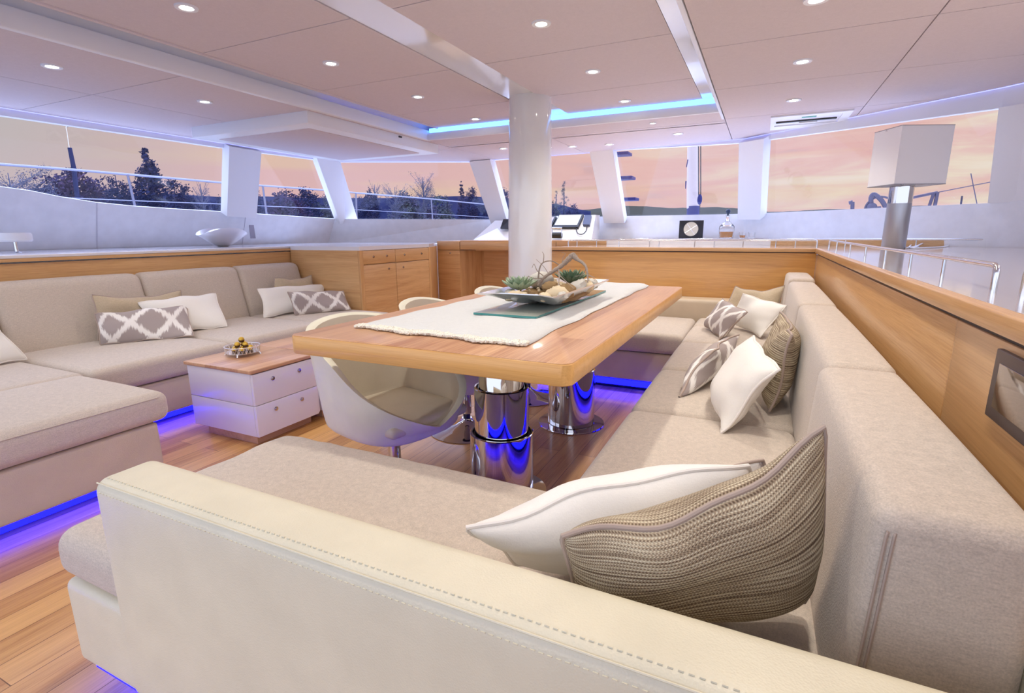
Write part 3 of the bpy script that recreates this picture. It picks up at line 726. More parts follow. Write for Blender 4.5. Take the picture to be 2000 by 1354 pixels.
# floor leds
def led(label, parts):
    t = thing('floor_light_strip', label, 'light strip', tuple(Vector(parts[0][:1]+parts[0][2:3]+[0])) if 0 else (parts[0][0], parts[0][2], 0))
    for p in parts: MB().box(*p).build('diffuser', BLUE, t, False)
led('blue light strip glowing on the floor under the dining sofa', [[-1.335, -1.32, .585, 1.05, .02, .07], [-1.32, .1, .575, .59, .02, .07], [-1.36, -.2, .515, .548, .066, .082], [-1.365, -1.34, .56, 1.05, .066, .082], [-1.31, -.32, 1.055, 1.07, .03, .07], [-.325, -.31, 1.08, 3.45, .03, .07], [-1.44, -.34, 3.465, 3.48, .03, .07]])

# ---- port sofa
ls = thing('corner_sofa', 'large beige corner sofa with chaise along the left wall', 'sofa', (-3.4, 1.5, 0))
ZL = .405
def lbase(*a): MB().rbox(*a, .015, 3, seg=4).build('base', LEAT, ls)
lbase(-4.05, -2.36, -.6, 1.285, .062, .268)
lbase(-4.05, -3.05, 1.285, 3.63, .062, .258)
MB().box(-4.0, -2.46, -.6, 1.2, 0, .062).box(-4.0, -3.15, 1.2, 3.6, 0, .062).build('plinth', DARK, ls, False)
cush(ls, 'seat_cushion', -3.035, -2.33, -.6, 1.335, .272, ZL, .045, (.004, .003, .012), FAB, None, 12)
cush(ls, 'seat_cushion', -3.95, -3.04, -.6, 1.36, .262, ZL-.004, .04, (0, 0, .010))
cush(ls, 'seat_cushion', -3.95, -3.03, 1.365, 2.165, .262, ZL-.002, .04, (.003, .002, .012))
cush(ls, 'seat_cushion', -3.95, -3.03, 2.17, 2.965, .262, ZL-.002, .04, (.003, .002, .012))
cush(ls, 'seat_cushion', -3.95, -2.90, 2.97, 3.63, .262, ZL-.006, .04, (.003, .002, .010))
def leanL(p):
    p.x -= (.10*max(0, (p.z-.40))/.4-.03)*max(0, min(1, (p.x+4.09)/.1))
    return p
for (y0, y1) in ((-.6, 1.385), (1.39, 2.205), (2.21, 2.975), (2.98, 3.62)):
    cush(ls, 'backrest', -4.09, -3.90, y0, y1, .36, .812, .045, (.006, .003, .006), FAB, leanL, 10)
# seams on the chaise pad
for zz in (.385,):
    MB().tube([(-2.332, -.5, zz), (-2.329, .4, zz), (-2.332, 1.29, zz)], .0022, 6).build('seam', FABL, ls)
led('blue light strip glowing on the floor under the left corner sofa', [[-2.44, -2.425, -.6, 1.20, .015, .052], [-3.12, -2.46, 1.215, 1.23, .015, .052], [-3.13, -3.115, 1.25, 3.6, .015, .052]])

# ---- low drawer units
def low_unit(y0, y1, label, panel_gap):
    t = thing('low_drawer_unit', label, 'drawer unit', (-2.5, (y0+y1)/2, 0), 'low lacquered drawer units')
    MB().box(-2.70, -2.31, y0+.04, y1-.03, 0, .06).build('plinth', OAK_Y, t, False)
    MB().rbox(-2.752, -2.262, y0, y1, .060, .225, .004, 2, seg=1).build('body', LACQ, t)
    MB().rbox(-2.752, -2.262, y0, y1, .2275, .394, .004, 2, seg=1).build('body', LACQ, t)
    MB().rbox(-2.762, -2.238, y0-.01, y1+.003, .398, .416, .003, 2, seg=2).build('top', OAK_TOP, t)
    for (z0, z1) in ((.060, .2255), (.2285, .392)):
        d = MB().rbox(-2.262, -2.245, y0+.002, y1-.025, z0, z1, .002, 2, seg=1).build('drawer', LACQ, t)
        for yy in (y0+.12, y1-.14): knob((-2.2455, yy, z1-.045), (1, 0, 0), d, .0115)
    return t
low_unit(1.685, 2.118, 'near white lacquered two drawer unit with oak top holding the silver tray', 0)
low_unit(2.135, 2.62, 'far white lacquered drawer unit mostly hidden behind the nearest chair', 0)

# ================================================================== TABLE
tb = thing('dining_table', 'long oak dining table on chrome telescopic pedestals', 'table', (-.897, 2.2, 0))
TXa, TXb, TYa, TYb = -1.387, -.407, 1.188, 3.222
def rrect(x0, x1, y0, y1, r, n=6):
    pts = []
    for (cx_, cy_, a0_) in ((x1-r, y1-r, 0), (x0+r, y1-r, 90), (x0+r, y0+r, 180), (x1-r, y0+r, 270)):
        for k in range(n+1): a = math.radians(a0_+90*k/n); pts.append((cx_+r*math.cos(a), cy_+r*math.sin(a)))
    return pts
def topslab(mb, x0, x1, y0, y1, r, z0, z1, e=.003):
    lay = [(e, z0), (0, z0+e), (0, z1-e), (e, z1)]; rings = []
    for (i, z) in lay: rings.append([(x, y, z) for x, y in rrect(x0+i, x1-i, y0+i, y1-i, r)])
    n = len(rings[0]); vs = [v for rg in rings for v in rg]; fs = []
    for a in range(3):
        for k in range(n): fs.append((a*n+k, a*n+(k+1) % n, (a+1)*n+(k+1) % n, (a+1)*n+k))
    fs += [list(range(n)), list(range(3*n, 4*n))]
    return mb.add(vs, fs)
o = topslab(MB(), TXa, TXb, TYa, TYb, .035, .695, .7545).build('table_edge', wood('oak_table_edge', srgb(232, 180, 110), srgb(206, 150, 82), 'X', .34, .15), tb, True, angle=50)
topslab(MB(), TXa+.002, TXb-.002, TYa+.002, TYb-.002, .033, .7535, .7555, .001).build('tabletop', OAK_TOP, tb, True)
MB().box(-1.2, -.6, 1.5, 2.95, .665, .695).build('underframe', DARK, tb, False)
def pedestal(y, z1, z2):
    c = (-.915, y, 0)
    def cyl(r, z0, zt, t=.010): return MB().lathe([(r-.004, z0), (r, z0+.004), (r, zt-.003), (r-.003, zt), (r-t, zt), (r-t, zt-.03), (r-t, zt-.05)], c, 64)
    p = MB().lathe([(0, 0), (.188, 0), (.190, .004), (.188, .009), (.136, .010), (.12, .010)], c, 64).build('pedestal', CHROME, tb)
    cyl(.132, .010, z1).build('outer_tube', CHROME, p)
    MB().lathe([(.119, z1-.03), (.121, z1-.028), (.12, z1-.012), (.112, z1-.012)], c, 64).build('collar', DARK, p)
    cyl(.112, .05, z2).build('middle_tube', CHROME, p)
    MB().lathe([(.092, .05), (.092, .665), (.09, .668), (0, .668)], c, 64).build('inner_tube', CHROME, p)
pedestal(1.81, .275, .468)
pedestal(2.70, .330, .475)

# ---- chairs
def make_chair(loc, rz, label, group):
    t = thing('tub_chair', label, 'chair', loc, group, rz)
    # local: +x = front. shell grid
    NT, NS = 56, 16
    def rim(a):  # a: 0 front .. pi back
        k = (1-math.cos(a))/2
        return .335+.395*(max(k, 1e-6)**.62)
    def R(a):
        c_, s_ = math.cos(a), math.sin(a); ex, ey = (.30 if c_ > 0 else .30), .272
        nn = 3.0; return (abs(c_/ex)**nn+abs(s_/ey)**nn)**(-1/nn)
    def surf(a, s, inset, zb):
        h = rim(a)-inset*.3; r = (R(a)-inset)
        if s < .5:
            q = s/.5; rr = r*(.10+.90*math.sin(q*math.pi/2)**.9)*.88; z = zb+.055*q**3.2
        else:
            q = (s-.5)/.5; rr = r*(.88+.12*q**.8); z = zb+.055+(h-zb-.055)*q
        return Vector((rr*math.cos(a)-(.04 if math.cos(a) < 0 else 0)*max(0, z-.4)*-math.cos(a)*2, rr*math.sin(a), z))
    vs = []; fs = []; rows = []
    for (inset, zb, rng) in ((0, .262, range(NS+1)), (.032, .315, range(NS, -1, -1))):
        for s in rng:
            rows.append(len(vs))
            for k in range(NT):
                a = 2*math.pi*k/NT; vs.append(surf(a, s/NS, inset, zb))
    outer_v = vs[:NT*(NS+1)]; inner_v = vs[NT*(NS+1):]
    def grid(vv, nrow, cap):
        f = [(i*NT+k, i*NT+(k+1) % NT, (i+1)*NT+(k+1) % NT, (i+1)*NT+k) for i in range(nrow-1) for k in range(NT)]
        f.append(list(range(NT)) if cap == 0 else list(range((nrow-1)*NT, nrow*NT))); return f
    # outer shell with rolled rim
    ro = outer_v+[ (outer_v[NS*NT+k]*.5+inner_v[k]*.5)+Vector((0, 0, .006)) for k in range(NT)]+inner_v[:NT]
    f = grid(ro, NS+3, 0)
    mkobj('shell', ro, f[:-1]+[list(range(NT))], SHELL, t, True, True, None, 70)
    mkobj('seat', inner_v, grid(inner_v, NS+1, 1), SEATIN, t, True, True, None, 70)
    MB().rbox(-.17, .262, -.20, .20, .325, .372, .022, 4, (0, 0, .014), 6).build('seat_pad', SEATIN, t, True, True, 80)
    MB().lathe([(0, .24), (.035, .24), (.045, .264), (0, .264)], (0, 0, 0), 32).build('swivel_plate', DARK, t, True, True)
    MB().lathe([(.027, .10), (.027, .24), (0, .24)], (0, 0, 0), 32).build('gas_tube', CHROME, t, True, True)
    MB().lathe([(.020, .05), (.020, .10), (.0, .10)], (0, 0, 0), 24).build('piston', DARK, t, True, True)
    MB().lathe([(0, 0), (.205, 0), (.208, .004), (.195, .010), (.13, .020), (.06, .040), (.032, .060), (.028, .072), (0, .072)], (0, 0, 0), 64).build('base', CHROME, t, True, True)
    return t
def copy_tree(o, parent=None):
    c = o.copy(); COL.objects.link(c); c.parent = parent
    for ch in list(o.children): copy_tree(ch, c)
    return c
ch = make_chair((-1.375, 1.68, 0), math.radians(-14), 'nearest cream leather tub chair, tucked under the table beside the drawer units', 'tub chairs at the dining table')
c2 = copy_tree(ch); c2.location = (-1.41, 2.36, 0); c2.rotation_euler.z = math.radians(4); c2['label'] = 'middle cream tub chair with its round chrome base showing under the table'
c3 = copy_tree(ch); c3.location = (-1.34, 3.04, 0); c3.rotation_euler.z = 0; c3['label'] = 'farthest cream tub chair next to the white column'

# ================================================================== PILLOWS
def pillow(name, label, c, mat, T=.10, pipe=None, group=None, pinch=.05, n=22, sag=0., wob=.006, cat='cushion', seed=1, crn=.02):
    """c = bl, br, tr, tl corners in 3-D"""
    c = [Vector(p) for p in c]; rnd = random.Random(seed)
    nn = (c[1]-c[0]+c[2]-c[3]).cross(c[3]-c[0]+c[2]-c[1]).normalized()
    ctr = sum(c, Vector())/4; up_ = (c[3]-c[0]+c[2]-c[1]).normalized()
    ph = [rnd.uniform(0, 6.28) for _ in range(6)]
    def edge(u, v):
        # pull the middle of each side inwards so that the corners stick out
        uu = u*(1-pinch*(1-v*v)*1.0*(abs(u)**2)) ; vv = v*(1-pinch*(1-u*u)*(abs(v)**2))
        rc = crn*(abs(u)*abs(v))**10; uu *= 1-rc; vv *= 1-rc
        a, b = (uu+1)/2, (vv+1)/2
        p = c[0]*(1-a)*(1-b)+c[1]*a*(1-b)+c[2]*a*b+c[3]*(1-a)*b
        p += nn*(wob*math.sin(3.1*u+ph[0])*math.cos(2.7*v+ph[1])*2+wob*.7*math.sin(8*u+ph[4])*v*v)+up_*(wob*.5*math.sin(7.3*u+ph[5])*v*v)
        p += Vector((0, 0, -sag*(1-u*u)*max(0, v)))
        return p
    vs = []; uv = []; fs = []
    for side in (1, -1):
        for i in range(n+1):
            for j in range(n+1):
                u = math.sin((i/n-.5)*math.pi)*.55+(2*i/n-1)*.45; v = math.sin((j/n-.5)*math.pi)*.55+(2*j/n-1)*.45
                u = max(-1, min(1, u)); v = max(-1, min(1, v))
                prof = (max(0, 1-u**4)*max(0, 1-v**4))**.55*(.62+.38*(1-u*u)*(1-v*v))
                cr = .05*math.sin(9*u+ph[2]+3*v)*(abs(v)**3)+.05*math.sin(11*v+ph[3]-2*u)*(abs(u)**3)
                vs.append(edge(u, v)+nn*side*(T/2)*prof*(1+cr*2)); uv.append((i/n if True else 0, j/n))
    m1 = (n+1)*(n+1)
    def id_(s, i, j):
        if i in (0, n) or j in (0, n): s = 0
        return s*m1+i*(n+1)+j
    for s in (0, 1):
        for i in range(n):
            for j in range(n):
                q = [id_(s, i, j), id_(s, i+1, j), id_(s, i+1, j+1), id_(s, i, j+1)]
                fs.append(q if s == 0 else q[::-1])
    used = sorted({k for f in fs for k in f}); mp = {k: i for i, k in enumerate(used)}
    L = (c[1]-c[0]).length
    t = thing(name, label, cat, tuple((c[0]+c[1])/2), group)
    o = mkobj('cover', [vs[k] for k in used], [[mp[k] for k in f] for f in fs], mat, t, True, False, [uv[k] for k in used], 75)
    if pipe:
        loop = [edge(-1+2*k/20, -1) for k in range(20)]+[edge(1, -1+2*k/20) for k in range(20)]+[edge(1-2*k/20, 1) for k in range(20)]+[edge(-1, 1-2*k/20) for k in range(21)]
        MB().tube(loop, .0035 if T < .11 else .0045, 8, False).build('piping', pipe, t)
    return t
# near group on the dining sofa
pillow('throw_pillow', 'big chunky woven taupe cushion with piping, nearest, wedged between armrest and backrest', [(-.235, .735, .455), (.125, .895, .455), oz(1627, 845, .80), oz(1096, 1057, .655)], WOV, .15, PIPE, pinch=.03, sag=.03, wob=.006, n=34, seed=3)
pillow('throw_pillow', 'white piped cushion lying behind the big woven cushion near the armrest', [(-.375, .79, .46), (.03, 1.08, .46), oz(1458, 896, .675), oz(906, 1027, .60)], WPIL, .15, WPIPE, pinch=.03, wob=.006, n=30, seed=4)
pillow('throw_pillow', 'taupe patterned cushion peeking out behind the white cushion near the armrest', [(-.30, .86, .452), (.05, 1.14, .452), oz(1493, 897, .63), (-.27, .80, .60)], IKAT, .06, PIPE, pinch=.03, wob=.004, seed=5)
# middle group
pillow('throw_pillow', 'white square cushion standing tilted on the middle of the dining sofa', [oz(1388, 762, .46), oz(1408, 846, .437), oz(1529, 723, .66), oz(1472, 655, .69)], WPIL, .11, WPIPE, pinch=.10, seed=6)
pillow('throw_pillow', 'straw coloured woven cushion leaning on the backrest behind the tilted white cushion', [(.065, 2.42, .445), (.070, 1.98, .445), oz(1552, 656, .735), oz(1532, 612, .745)], WOV, .12, PIPE, pinch=.06, seed=7)
pillow('throw_pillow', 'long grey ikat cushion lying in front of the tilted white cushion', [oz(1322, 777, .437), (-.13, 2.48, .44), oz(1439, 653, .60), oz(1391, 686, .60)], IKAT, .11, PIPE, pinch=.05, seed=8)
# far corner group
pillow('throw_pillow', 'grey ikat cushion standing in the far corner of the dining sofa', [oz(1376, 636, .45), oz(1407, 664, .44), oz(1463, 611, .62), oz(1411, 584, .65)], IKAT, .10, PIPE, pinch=.05, seed=9)
pillow('throw_pillow', 'white cushion in the far corner of the dining sofa between ikat and tan cushions', [(-.19, 3.92, .455), (.04, 3.42, .445), oz(1540, 598, .64), oz(1453, 574, .68)], WPIL, .10, WPIPE, pinch=.08, seed=10)
pillow('throw_pillow', 'tan linen cushion against the oak panel in the far sofa corner', [(-.25, 4.02, .445), (.13, 4.02, .445), oy(1535, 557, 4.10), oy(1437, 560, 4.10)], TPIL, .10, PIPE, pinch=.06, sag=.035, seed=11)
# port sofa
pillow('throw_pillow', 'tan striped linen cushion leaning on the left sofa behind the large ikat cushion', [(-3.78, 1.78, .42), (-3.78, 2.36, .42), ox(355, 567, -3.84), ox(179, 577, -3.84)], TPIL, .11, PIPE, pinch=.06, sag=.03, seed=12)
pillow('throw_pillow', 'white cushion leaning right of the large ikat cushion on the left sofa', [(-3.66, 2.10, .415), oz(446, 640, .415), ox(424, 573, -3.76), ox(269, 591, -3.76)], WPIL, .10, WPIPE, pinch=.06, seed=13)
pillow('throw_pillow', 'large grey and white ikat lumbar cushion in the middle of the left sofa', [oz(195, 676, .415), oz(381, 658, .415), ox(368, 599, -3.66), ox(183, 613, -3.66)], IKAT, .10, PIPE, pinch=.05, seed=14)
pillow('throw_pillow', 'tan linen cushion at the forward end of the left sofa against the oak cabinet', [(-3.80, 3.10, .42), (-3.74, 3.58, .42), (-3.80, 3.60, .70), ox(537, 543, -3.84)], TPIL, .09, PIPE, pinch=.06, sag=.02, seed=15)
pillow('throw_pillow', 'white cushion at the forward end of the left sofa behind the small ikat cushion', [oz(516, 622, .412), (-3.58, 3.50, .415), ox(636, 555, -3.72), ox(503, 565, -3.72)], WPIL, .10, WPIPE, pinch=.06, seed=16)
pillow('throw_pillow', 'small grey and white ikat lumbar cushion near the drawer cabinet on the left sofa', [oz(576, 617, .412), oz(687, 606, .412), ox(672, 569, -3.42), ox(561, 571, -3.52)], IKAT, .09, PIPE, pinch=.05, seed=17)
pillow('throw_pillow', 'white cushion on the left sofa cut off by the left picture border', [(-3.60, .95, .41), oz(56, 702, .412), (-3.74, 1.30, .62), (-3.74, .90, .64)], WPIL, .11, WPIPE, pinch=.06, seed=18)

# ================================================================== THINGS ON THE TABLE
def runner():
    t = thing('table_runner', 'white quilted linen runner with crocheted end lying along the table', 'table runner', (-.93, 2.3, .756))
    nx, ny = 24, 90; x0, x1, y0, y1 = -1.262, -.602, 1.375, 3.195; vs = []; fs = []
    rnd = random.Random(3)
    def P(u, v, top):
        y = y0+(y1-y0)*v; w = .006*math.sin(9*v*3+1)+.004*math.sin(23*v)
        xa, xb = x0+w*.5, x1+w
        if v < .001: y += .010*math.sin(14*u)+.006*math.sin(31*u)
        y += -.045*u*(1-v)
        x = xa+(xb-xa)*u; e = min(1, min(u, 1-u)*14, 1)
        e2 = min(1, v*60, (1-v)*60)
        z = .7575+(.0145*(math.sqrt(max(0, 1-(1-e)**2))*.8+.2)*(.35+.65*math.sqrt(e2)) + .0018*math.sin(22*u+7*v)+.0015*math.sin(40*v))*top
        return Vector((x, y, z))
    for tp in (0, 1):
        for i in range(nx+1):
            for j in range(ny+1): vs.append(P(i/nx, j/ny, tp))
    M = (nx+1)*(ny+1); I = lambda s, i, j: s*M+i*(ny+1)+j
    for s in (0, 1):
        for i in range(nx):
            for j in range(ny): fs.append((I(s, i, j), I(s, i+1, j), I(s, i+1, j+1), I(s, i, j+1)))
    for i in range(nx): fs += [(I(0, i, 0), I(0, i+1, 0), I(1, i+1, 0), I(1, i, 0)), (I(0, i, ny), I(0, i+1, ny), I(1, i+1, ny), I(1, i, ny))]
    for j in range(ny): fs += [(I(0, 0, j), I(0, 0, j+1), I(1, 0, j+1), I(1, 0, j)), (I(0, nx, j), I(0, nx, j+1), I(1, nx, j+1), I(1, nx, j))]
    mkobj('cloth', vs, fs, RUN, t, True, angle=70)
    mb = MB(); n = 70
    for k in range(n+1):
        u = k/n; p = P(u, 0, 1)
        y = p.y-.004; r = .0085+.002*rnd.random()
        mb.ball((p.x, y+.004+.003*math.sin(k*2.1), .7565+r*.75), r, (1, 1.2, .75), 8, 5, .1)
        mb.ball((p.x, y+.02, .7575+r*.95), r*.8, (1, 1.3, .7), 8, 5, .12)
    mb.build('crocheted_edge', LACE, t)
runner()
ZR = .7735
gl = thing('glass_plate', 'rectangular green tinted glass plate on the table runner', 'plate', (-.85, 2.15, ZR))
MB().rbox(-.974, -.715, 1.70, 2.63, ZR+.001, ZR+.009, .001, 2, seg=1).build('plate', GREENGL, gl)
MB().box(-.7155, -.7145, 1.70, 2.63, ZR+.001, ZR+.009).box(-.974, -.715, 1.6995, 1.7003, ZR+.001, ZR+.009).build('edge', GEDGE, gl, False)
ZP = ZR+.0105
def bowl():
    t = thing('silver_dish', 'double hull shaped silver dish on the glass plate holding the succulent arrangement', 'bowl', (-.81, 2.1, ZP))
    nx, ny = 40, 30; x0, x1, y0, y1 = -.965, -.655, 1.765, 2.46
    def P(u, v, o):
        # u across (two troughs), v along
        w = abs(abs(u)-.5)*2                       # 0 in trough centres, 1 at rim and at the ridge
        ridge = .45 if abs(u) < .5 else 1.
        za = (w**2.0)*ridge; zb_ = abs(v)**3.2
        z = max(za, zb_)*.45+ (1-(1-min(1, za))*(1-min(1, zb_)))*.55
        x = (x0+x1)/2+u*(x1-x0)/2*(.80+.20*z if abs(u) > .5 else 1)
        y = (y0+y1)/2+v*(y1-y0)/2*(.9+.10*z)
        if v < 0: y -= .05*(abs(abs(u)-.5)*2 if abs(u) > .5 else 0)*abs(v)**3
        return Vector((x, y, ZP+.0005+.066*z+o))
    vs = []; fs = []
    for o in (0, .004):
        for i in range(nx+1):
            for j in range(ny+1): vs.append(P(-1+2*i/nx, -1+2*j/ny, o))
    M = (nx+1)*(ny+1); I = lambda s, i, j: s*M+i*(ny+1)+j
    for s in (0, 1):
        for i in range(nx):
            for j in range(ny): fs.append((I(s, i, j), I(s, i+1, j), I(s, i+1, j+1), I(s, i, j+1)))
    for i in range(nx): fs += [(I(0, i, 0), I(0, i+1, 0), I(1, i+1, 0), I(1, i, 0)), (I(0, i, ny), I(0, i+1, ny), I(1, i+1, ny), I(1, i, ny))]
    for j in range(ny): fs += [(I(0, 0, j), I(0, 0, j+1), I(1, 0, j+1), I(1, 0, j)), (I(0, nx, j), I(0, nx, j+1), I(1, nx, j+1), I(1, nx, j))]
    mkobj('dish', vs, fs, SILVER, t, True, angle=60)
bowl()
rn = random.Random(11)
# moss bed
mo = MB(); mo.ball((-.89, 2.12, ZP+.030), .05, (1.1, 4.6, .45), 24, 10, .10); mo.ball((-.735, 2.12, ZP+.030), .05, (1.1, 4.6, .45), 24, 10, .10)
tag(mo.build('moss', MOSS), 'dry brown moss bed filling the silver dish', 'moss', kind='stuff')
def stone(p, r, sc, mat, label, jit=.17):
    random.seed(int(p[0]*1000+p[1]*77)); o = MB().ball((0, 0, 0), r, sc, 14, 9, jit).build('stone', mat); o.location = p
    o.rotation_euler = (rn.uniform(-.3, .3), rn.uniform(-.3, .3), rn.uniform(0, 3)); tag(o, label, 'stone', 'stones in the silver dish')
stone((-.71, 1.90, ZP+.060), .040, (1, 1.1, .7), STONE, 'largest tan stone at the near end of the right hull of the dish')
stone((-.745, 1.86, ZP+.050), .030, (1.2, 1, .6), STONE, 'flat tan stone left of the largest stone at the near end')
stone((-.70, 1.98, ZP+.062), .038, (1, 1, .8), MOSS, 'mossy brown stone behind the largest tan stone')
stone((-.885, 1.87, ZP+.048), .030, (1.4, 1, .55), STONE, 'long tan stone at the near end of the left hull')
stone((-.93, 1.93, ZP+.050), .025, (1, 1, .7), STONE2, 'small pale stone left of the near succulent')
stone((-.70, 2.12, ZP+.065), .040, (.9, 1.3, .7), STONE2, 'grey white stone right of the dark succulent')
stone((-.69, 2.22, ZP+.060), .032, (1, 1.2, .8), STONE, 'tan stone in the middle of the right hull')
stone((-.70, 2.32, ZP+.060), .030, (1, 1.2, .8), STONE2, 'small grey stone toward the far end of the right hull')
stone((-.875, 2.14, ZP+.085), .055, (1, 1.5, .7), STONE2, 'largest whitish stone behind the near succulent', .06)
stone((-.865, 1.835, ZP+.046), .018, (1.3, 1, .7), STONE2, 'tiny pale stone at the tip of the left hull')
stone((-.785, 2.02, ZP+.070), .032, (1, 1.2, .8), MOSS, 'brown stone on the ridge between the two hulls')
stone((-.67, 1.85, ZP+.058), .020, (1, 1.2, .8), STONE2, 'tiny pale stone at the right rim near the front')
stone((-.90, 2.30, ZP+.060), .034, (1, 1.3, .8), STONE, 'tan stone at the far end of the left hull')
stone((-.80, 2.34, ZP+.065), .030, (1, 1.2, .8), MOSS, 'brown stone between the hulls at the far end')
stone((-.72, 2.40, ZP+.055), .028, (1, 1, .8), STONE, 'tan stone at the far end of the right hull')
pb = MB()
for k in range(70):
    x = rn.choice((-.735, -.88))+rn.uniform(-.05, .05); y = rn.uniform(1.82, 2.4); pb.ball((x, y, ZP+.052+rn.uniform(0, .006)), rn.uniform(.006, .012), (1, 1.2, .7), 7, 5, .15)
tag(pb.build('pebbles', STONE), 'scattered pale pebbles and gravel in the silver dish', 'gravel', kind='stuff')
def succulent(loc, r, mat, label, dense=5):
    t = thing('succulent', label, 'plant', loc, 'succulents in the silver dish')
    mb = MB()
    for ring in range(dense):
        nL = 5+ring*2; tilt = math.radians(80-ring*16); L = r*(.35+.65*(ring+1)/dense)
        for k in range(nL):
            a = 2*math.pi*(k+.5*(ring % 2))/nL
            d = Vector((math.cos(a)*math.cos(tilt), math.sin(a)*math.cos(tilt), math.sin(tilt))); s_ = Vector((-math.sin(a), math.cos(a), 0)); up = d.cross(s_)*-1
            pts = []; W = L*.17
            base = Vector((0, 0, .004)); rows = [(0, .5, .08), (.4, .9, .14), (.7, 1., .12), (.88, .55, .08), (1., .04, .02)]
            vv = []
            for (q, w, th) in rows:
                c_ = base+d*L*q+Vector((0, 0, L*.22*q*q))
                vv += [c_+s_*W*w, c_+up*L*th*.6, c_-s_*W*w, c_-up*L*th*.6]
            ff = [(i*4+j, i*4+(j+1) % 4, (i+1)*4+(j+1) % 4, (i+1)*4+j) for i in range(4) for j in range(4)]
            mb.add(vv, ff)
    mb.build('rosette', mat, t, True, True, 60)
    MB().tube([(0, 0, -.03), (0, 0, .008)], .008, 8).build('stem', MOSS, t, True, True)
    return t
succulent((-.895, 1.95, ZP+.060), .078, SUCC, 'pale green succulent rosette in the left hull of the dish')
succulent((-.755, 2.20, ZP+.072), .080, SUCD, 'dark green succulent rosette behind the driftwood')
# driftwood
dw = thing('driftwood_branch', 'twisted grey driftwood branch arching over the silver dish', 'branch', (-.84, 2.06, ZP))
def bz(px, py, y): return oy(px, py, y)
main = spline([bz(1052, 560, 2.02), bz(1062, 545, 2.03), bz(1080, 532, 2.05), bz(1098, 520, 2.08), bz(1112, 507, 2.10), bz(1120, 500, 2.11), bz(1127, 507, 2.10), bz(1138, 514, 2.08), bz(1145, 522, 2.06), bz(1148, 535, 2.04), bz(1149, 553, 2.02)], 5)
nm = len(main); rad = [(.006+.006*math.exp(-((i/nm-.45)/.22)**2)+.0015*math.sin(i*2.3)) if i/nm < .6 else .0075-.005*(i/nm-.6)/.4 for i in range(nm)]
MB().tube(main, rad, 10).build('main_stem', BARK, dw, angle=80)
def twig(pts, r0=.0022, r1=.0008):
    P = spline(pts, 4); MB().tube(P, [r0+(r1-r0)*i/(len(P)-1) for i in range(len(P))], 6).build('twig', BARK, dw)
twig([bz(1052, 545, 2.0), bz(1055, 525, 2.0), bz(1062, 514, 2.0), bz(1078, 511, 2.02), bz(1092, 518, 2.05)], .0035, .002)
twig([bz(1062, 514, 2.0), bz(1063, 500, 2.0), bz(1060, 493, 2.0)])
twig([bz(1092, 528, 2.06), bz(1093, 545, 2.0), bz(1091, 562, 1.96)], .003, .002)
twig([bz(1062, 540, 2.02), bz(1050, 530, 2.0), bz(1044, 517, 2.0), bz(1040, 525, 2.0)])
twig([bz(1146, 525, 2.06), bz(1138, 538, 2.05), bz(1124, 541, 2.1)])
twig([bz(1149, 538, 2.04), bz(1158, 542, 2.02), bz(1163, 544, 2.0)])
twig([bz(1060, 545, 2.02), bz(1044, 545, 1.98), bz(1032, 541, 1.95), bz(1034, 550, 1.93)])
twig([bz(1098, 520, 2.08), bz(1100, 505, 2.08), bz(1105, 497, 2.08), bz(1098, 494, 2.08)], .0012, .0006)
twig([bz(1085, 530, 2.06), bz(1100, 545, 2.0), bz(1112, 556, 1.95), bz(1122, 565, 1.92)], .0018, .001)
twig([bz(1072, 536, 2.04), bz(1063, 522, 2.03), bz(1048, 508, 2.02)], .0014, .0007)
# ---- tray with chocolates
CT = Vector((-2.60, 1.915, .417))
tr = thing('silver_tray', 'small round openwork silver tray on the low drawer unit', 'tray', tuple(CT))
MB().lathe([(0, .014), (.085, .014), (.088, .016), (.088, .018), (0, .018)], (0, 0, 0), 40).build('plate', SILVER, tr, True, True)
g = MB().tube([(.09*math.cos(a), .09*math.sin(a), .050) for a in [2*math.pi*k/48 for k in range(49)]], .0025, 8, False)
for k in range(28):
    a = 2*math.pi*k/28; b = a+2*math.pi/28
    g.tube([(.089*math.cos(a), .089*math.sin(a), .017), (.0895*math.cos((a+b)/2), .0895*math.sin((a+b)/2), .050)], .0012, 5); g.tube([(.089*math.cos(b), .089*math.sin(b), .017), (.0895*math.cos((a+b)/2), .0895*math.sin((a+b)/2), .050)], .0012, 5)
g.build('gallery', SILVER, tr, True, True)
for k in range(4):
    a = .6+k*math.pi/2
    MB().tube([(.082*math.cos(a), .082*math.sin(a), .016), (.09*math.cos(a), .09*math.sin(a), .008), (.094*math.cos(a), .094*math.sin(a), 0)], [.006, .004, .005], 8).build('foot', SILVER, tr, True, True)
cps = []
for k in range(6): a = k*math.pi/3+.3; cps.append((.044*math.cos(a), .044*math.sin(a), .018))
cps += [(.0, .0, .018)]
for k in range(3): a = k*2*math.pi/3+.1; cps.append((.024*math.cos(a), .024*math.sin(a), .044))
cps += [(0, 0, .070)]
cn = ['lower ring, nearest side of the tray', 'lower ring', 'lower ring', 'lower ring', 'lower ring', 'lower ring', 'lower layer centre', 'second layer', 'second layer', 'second layer', 'top']
proto = None
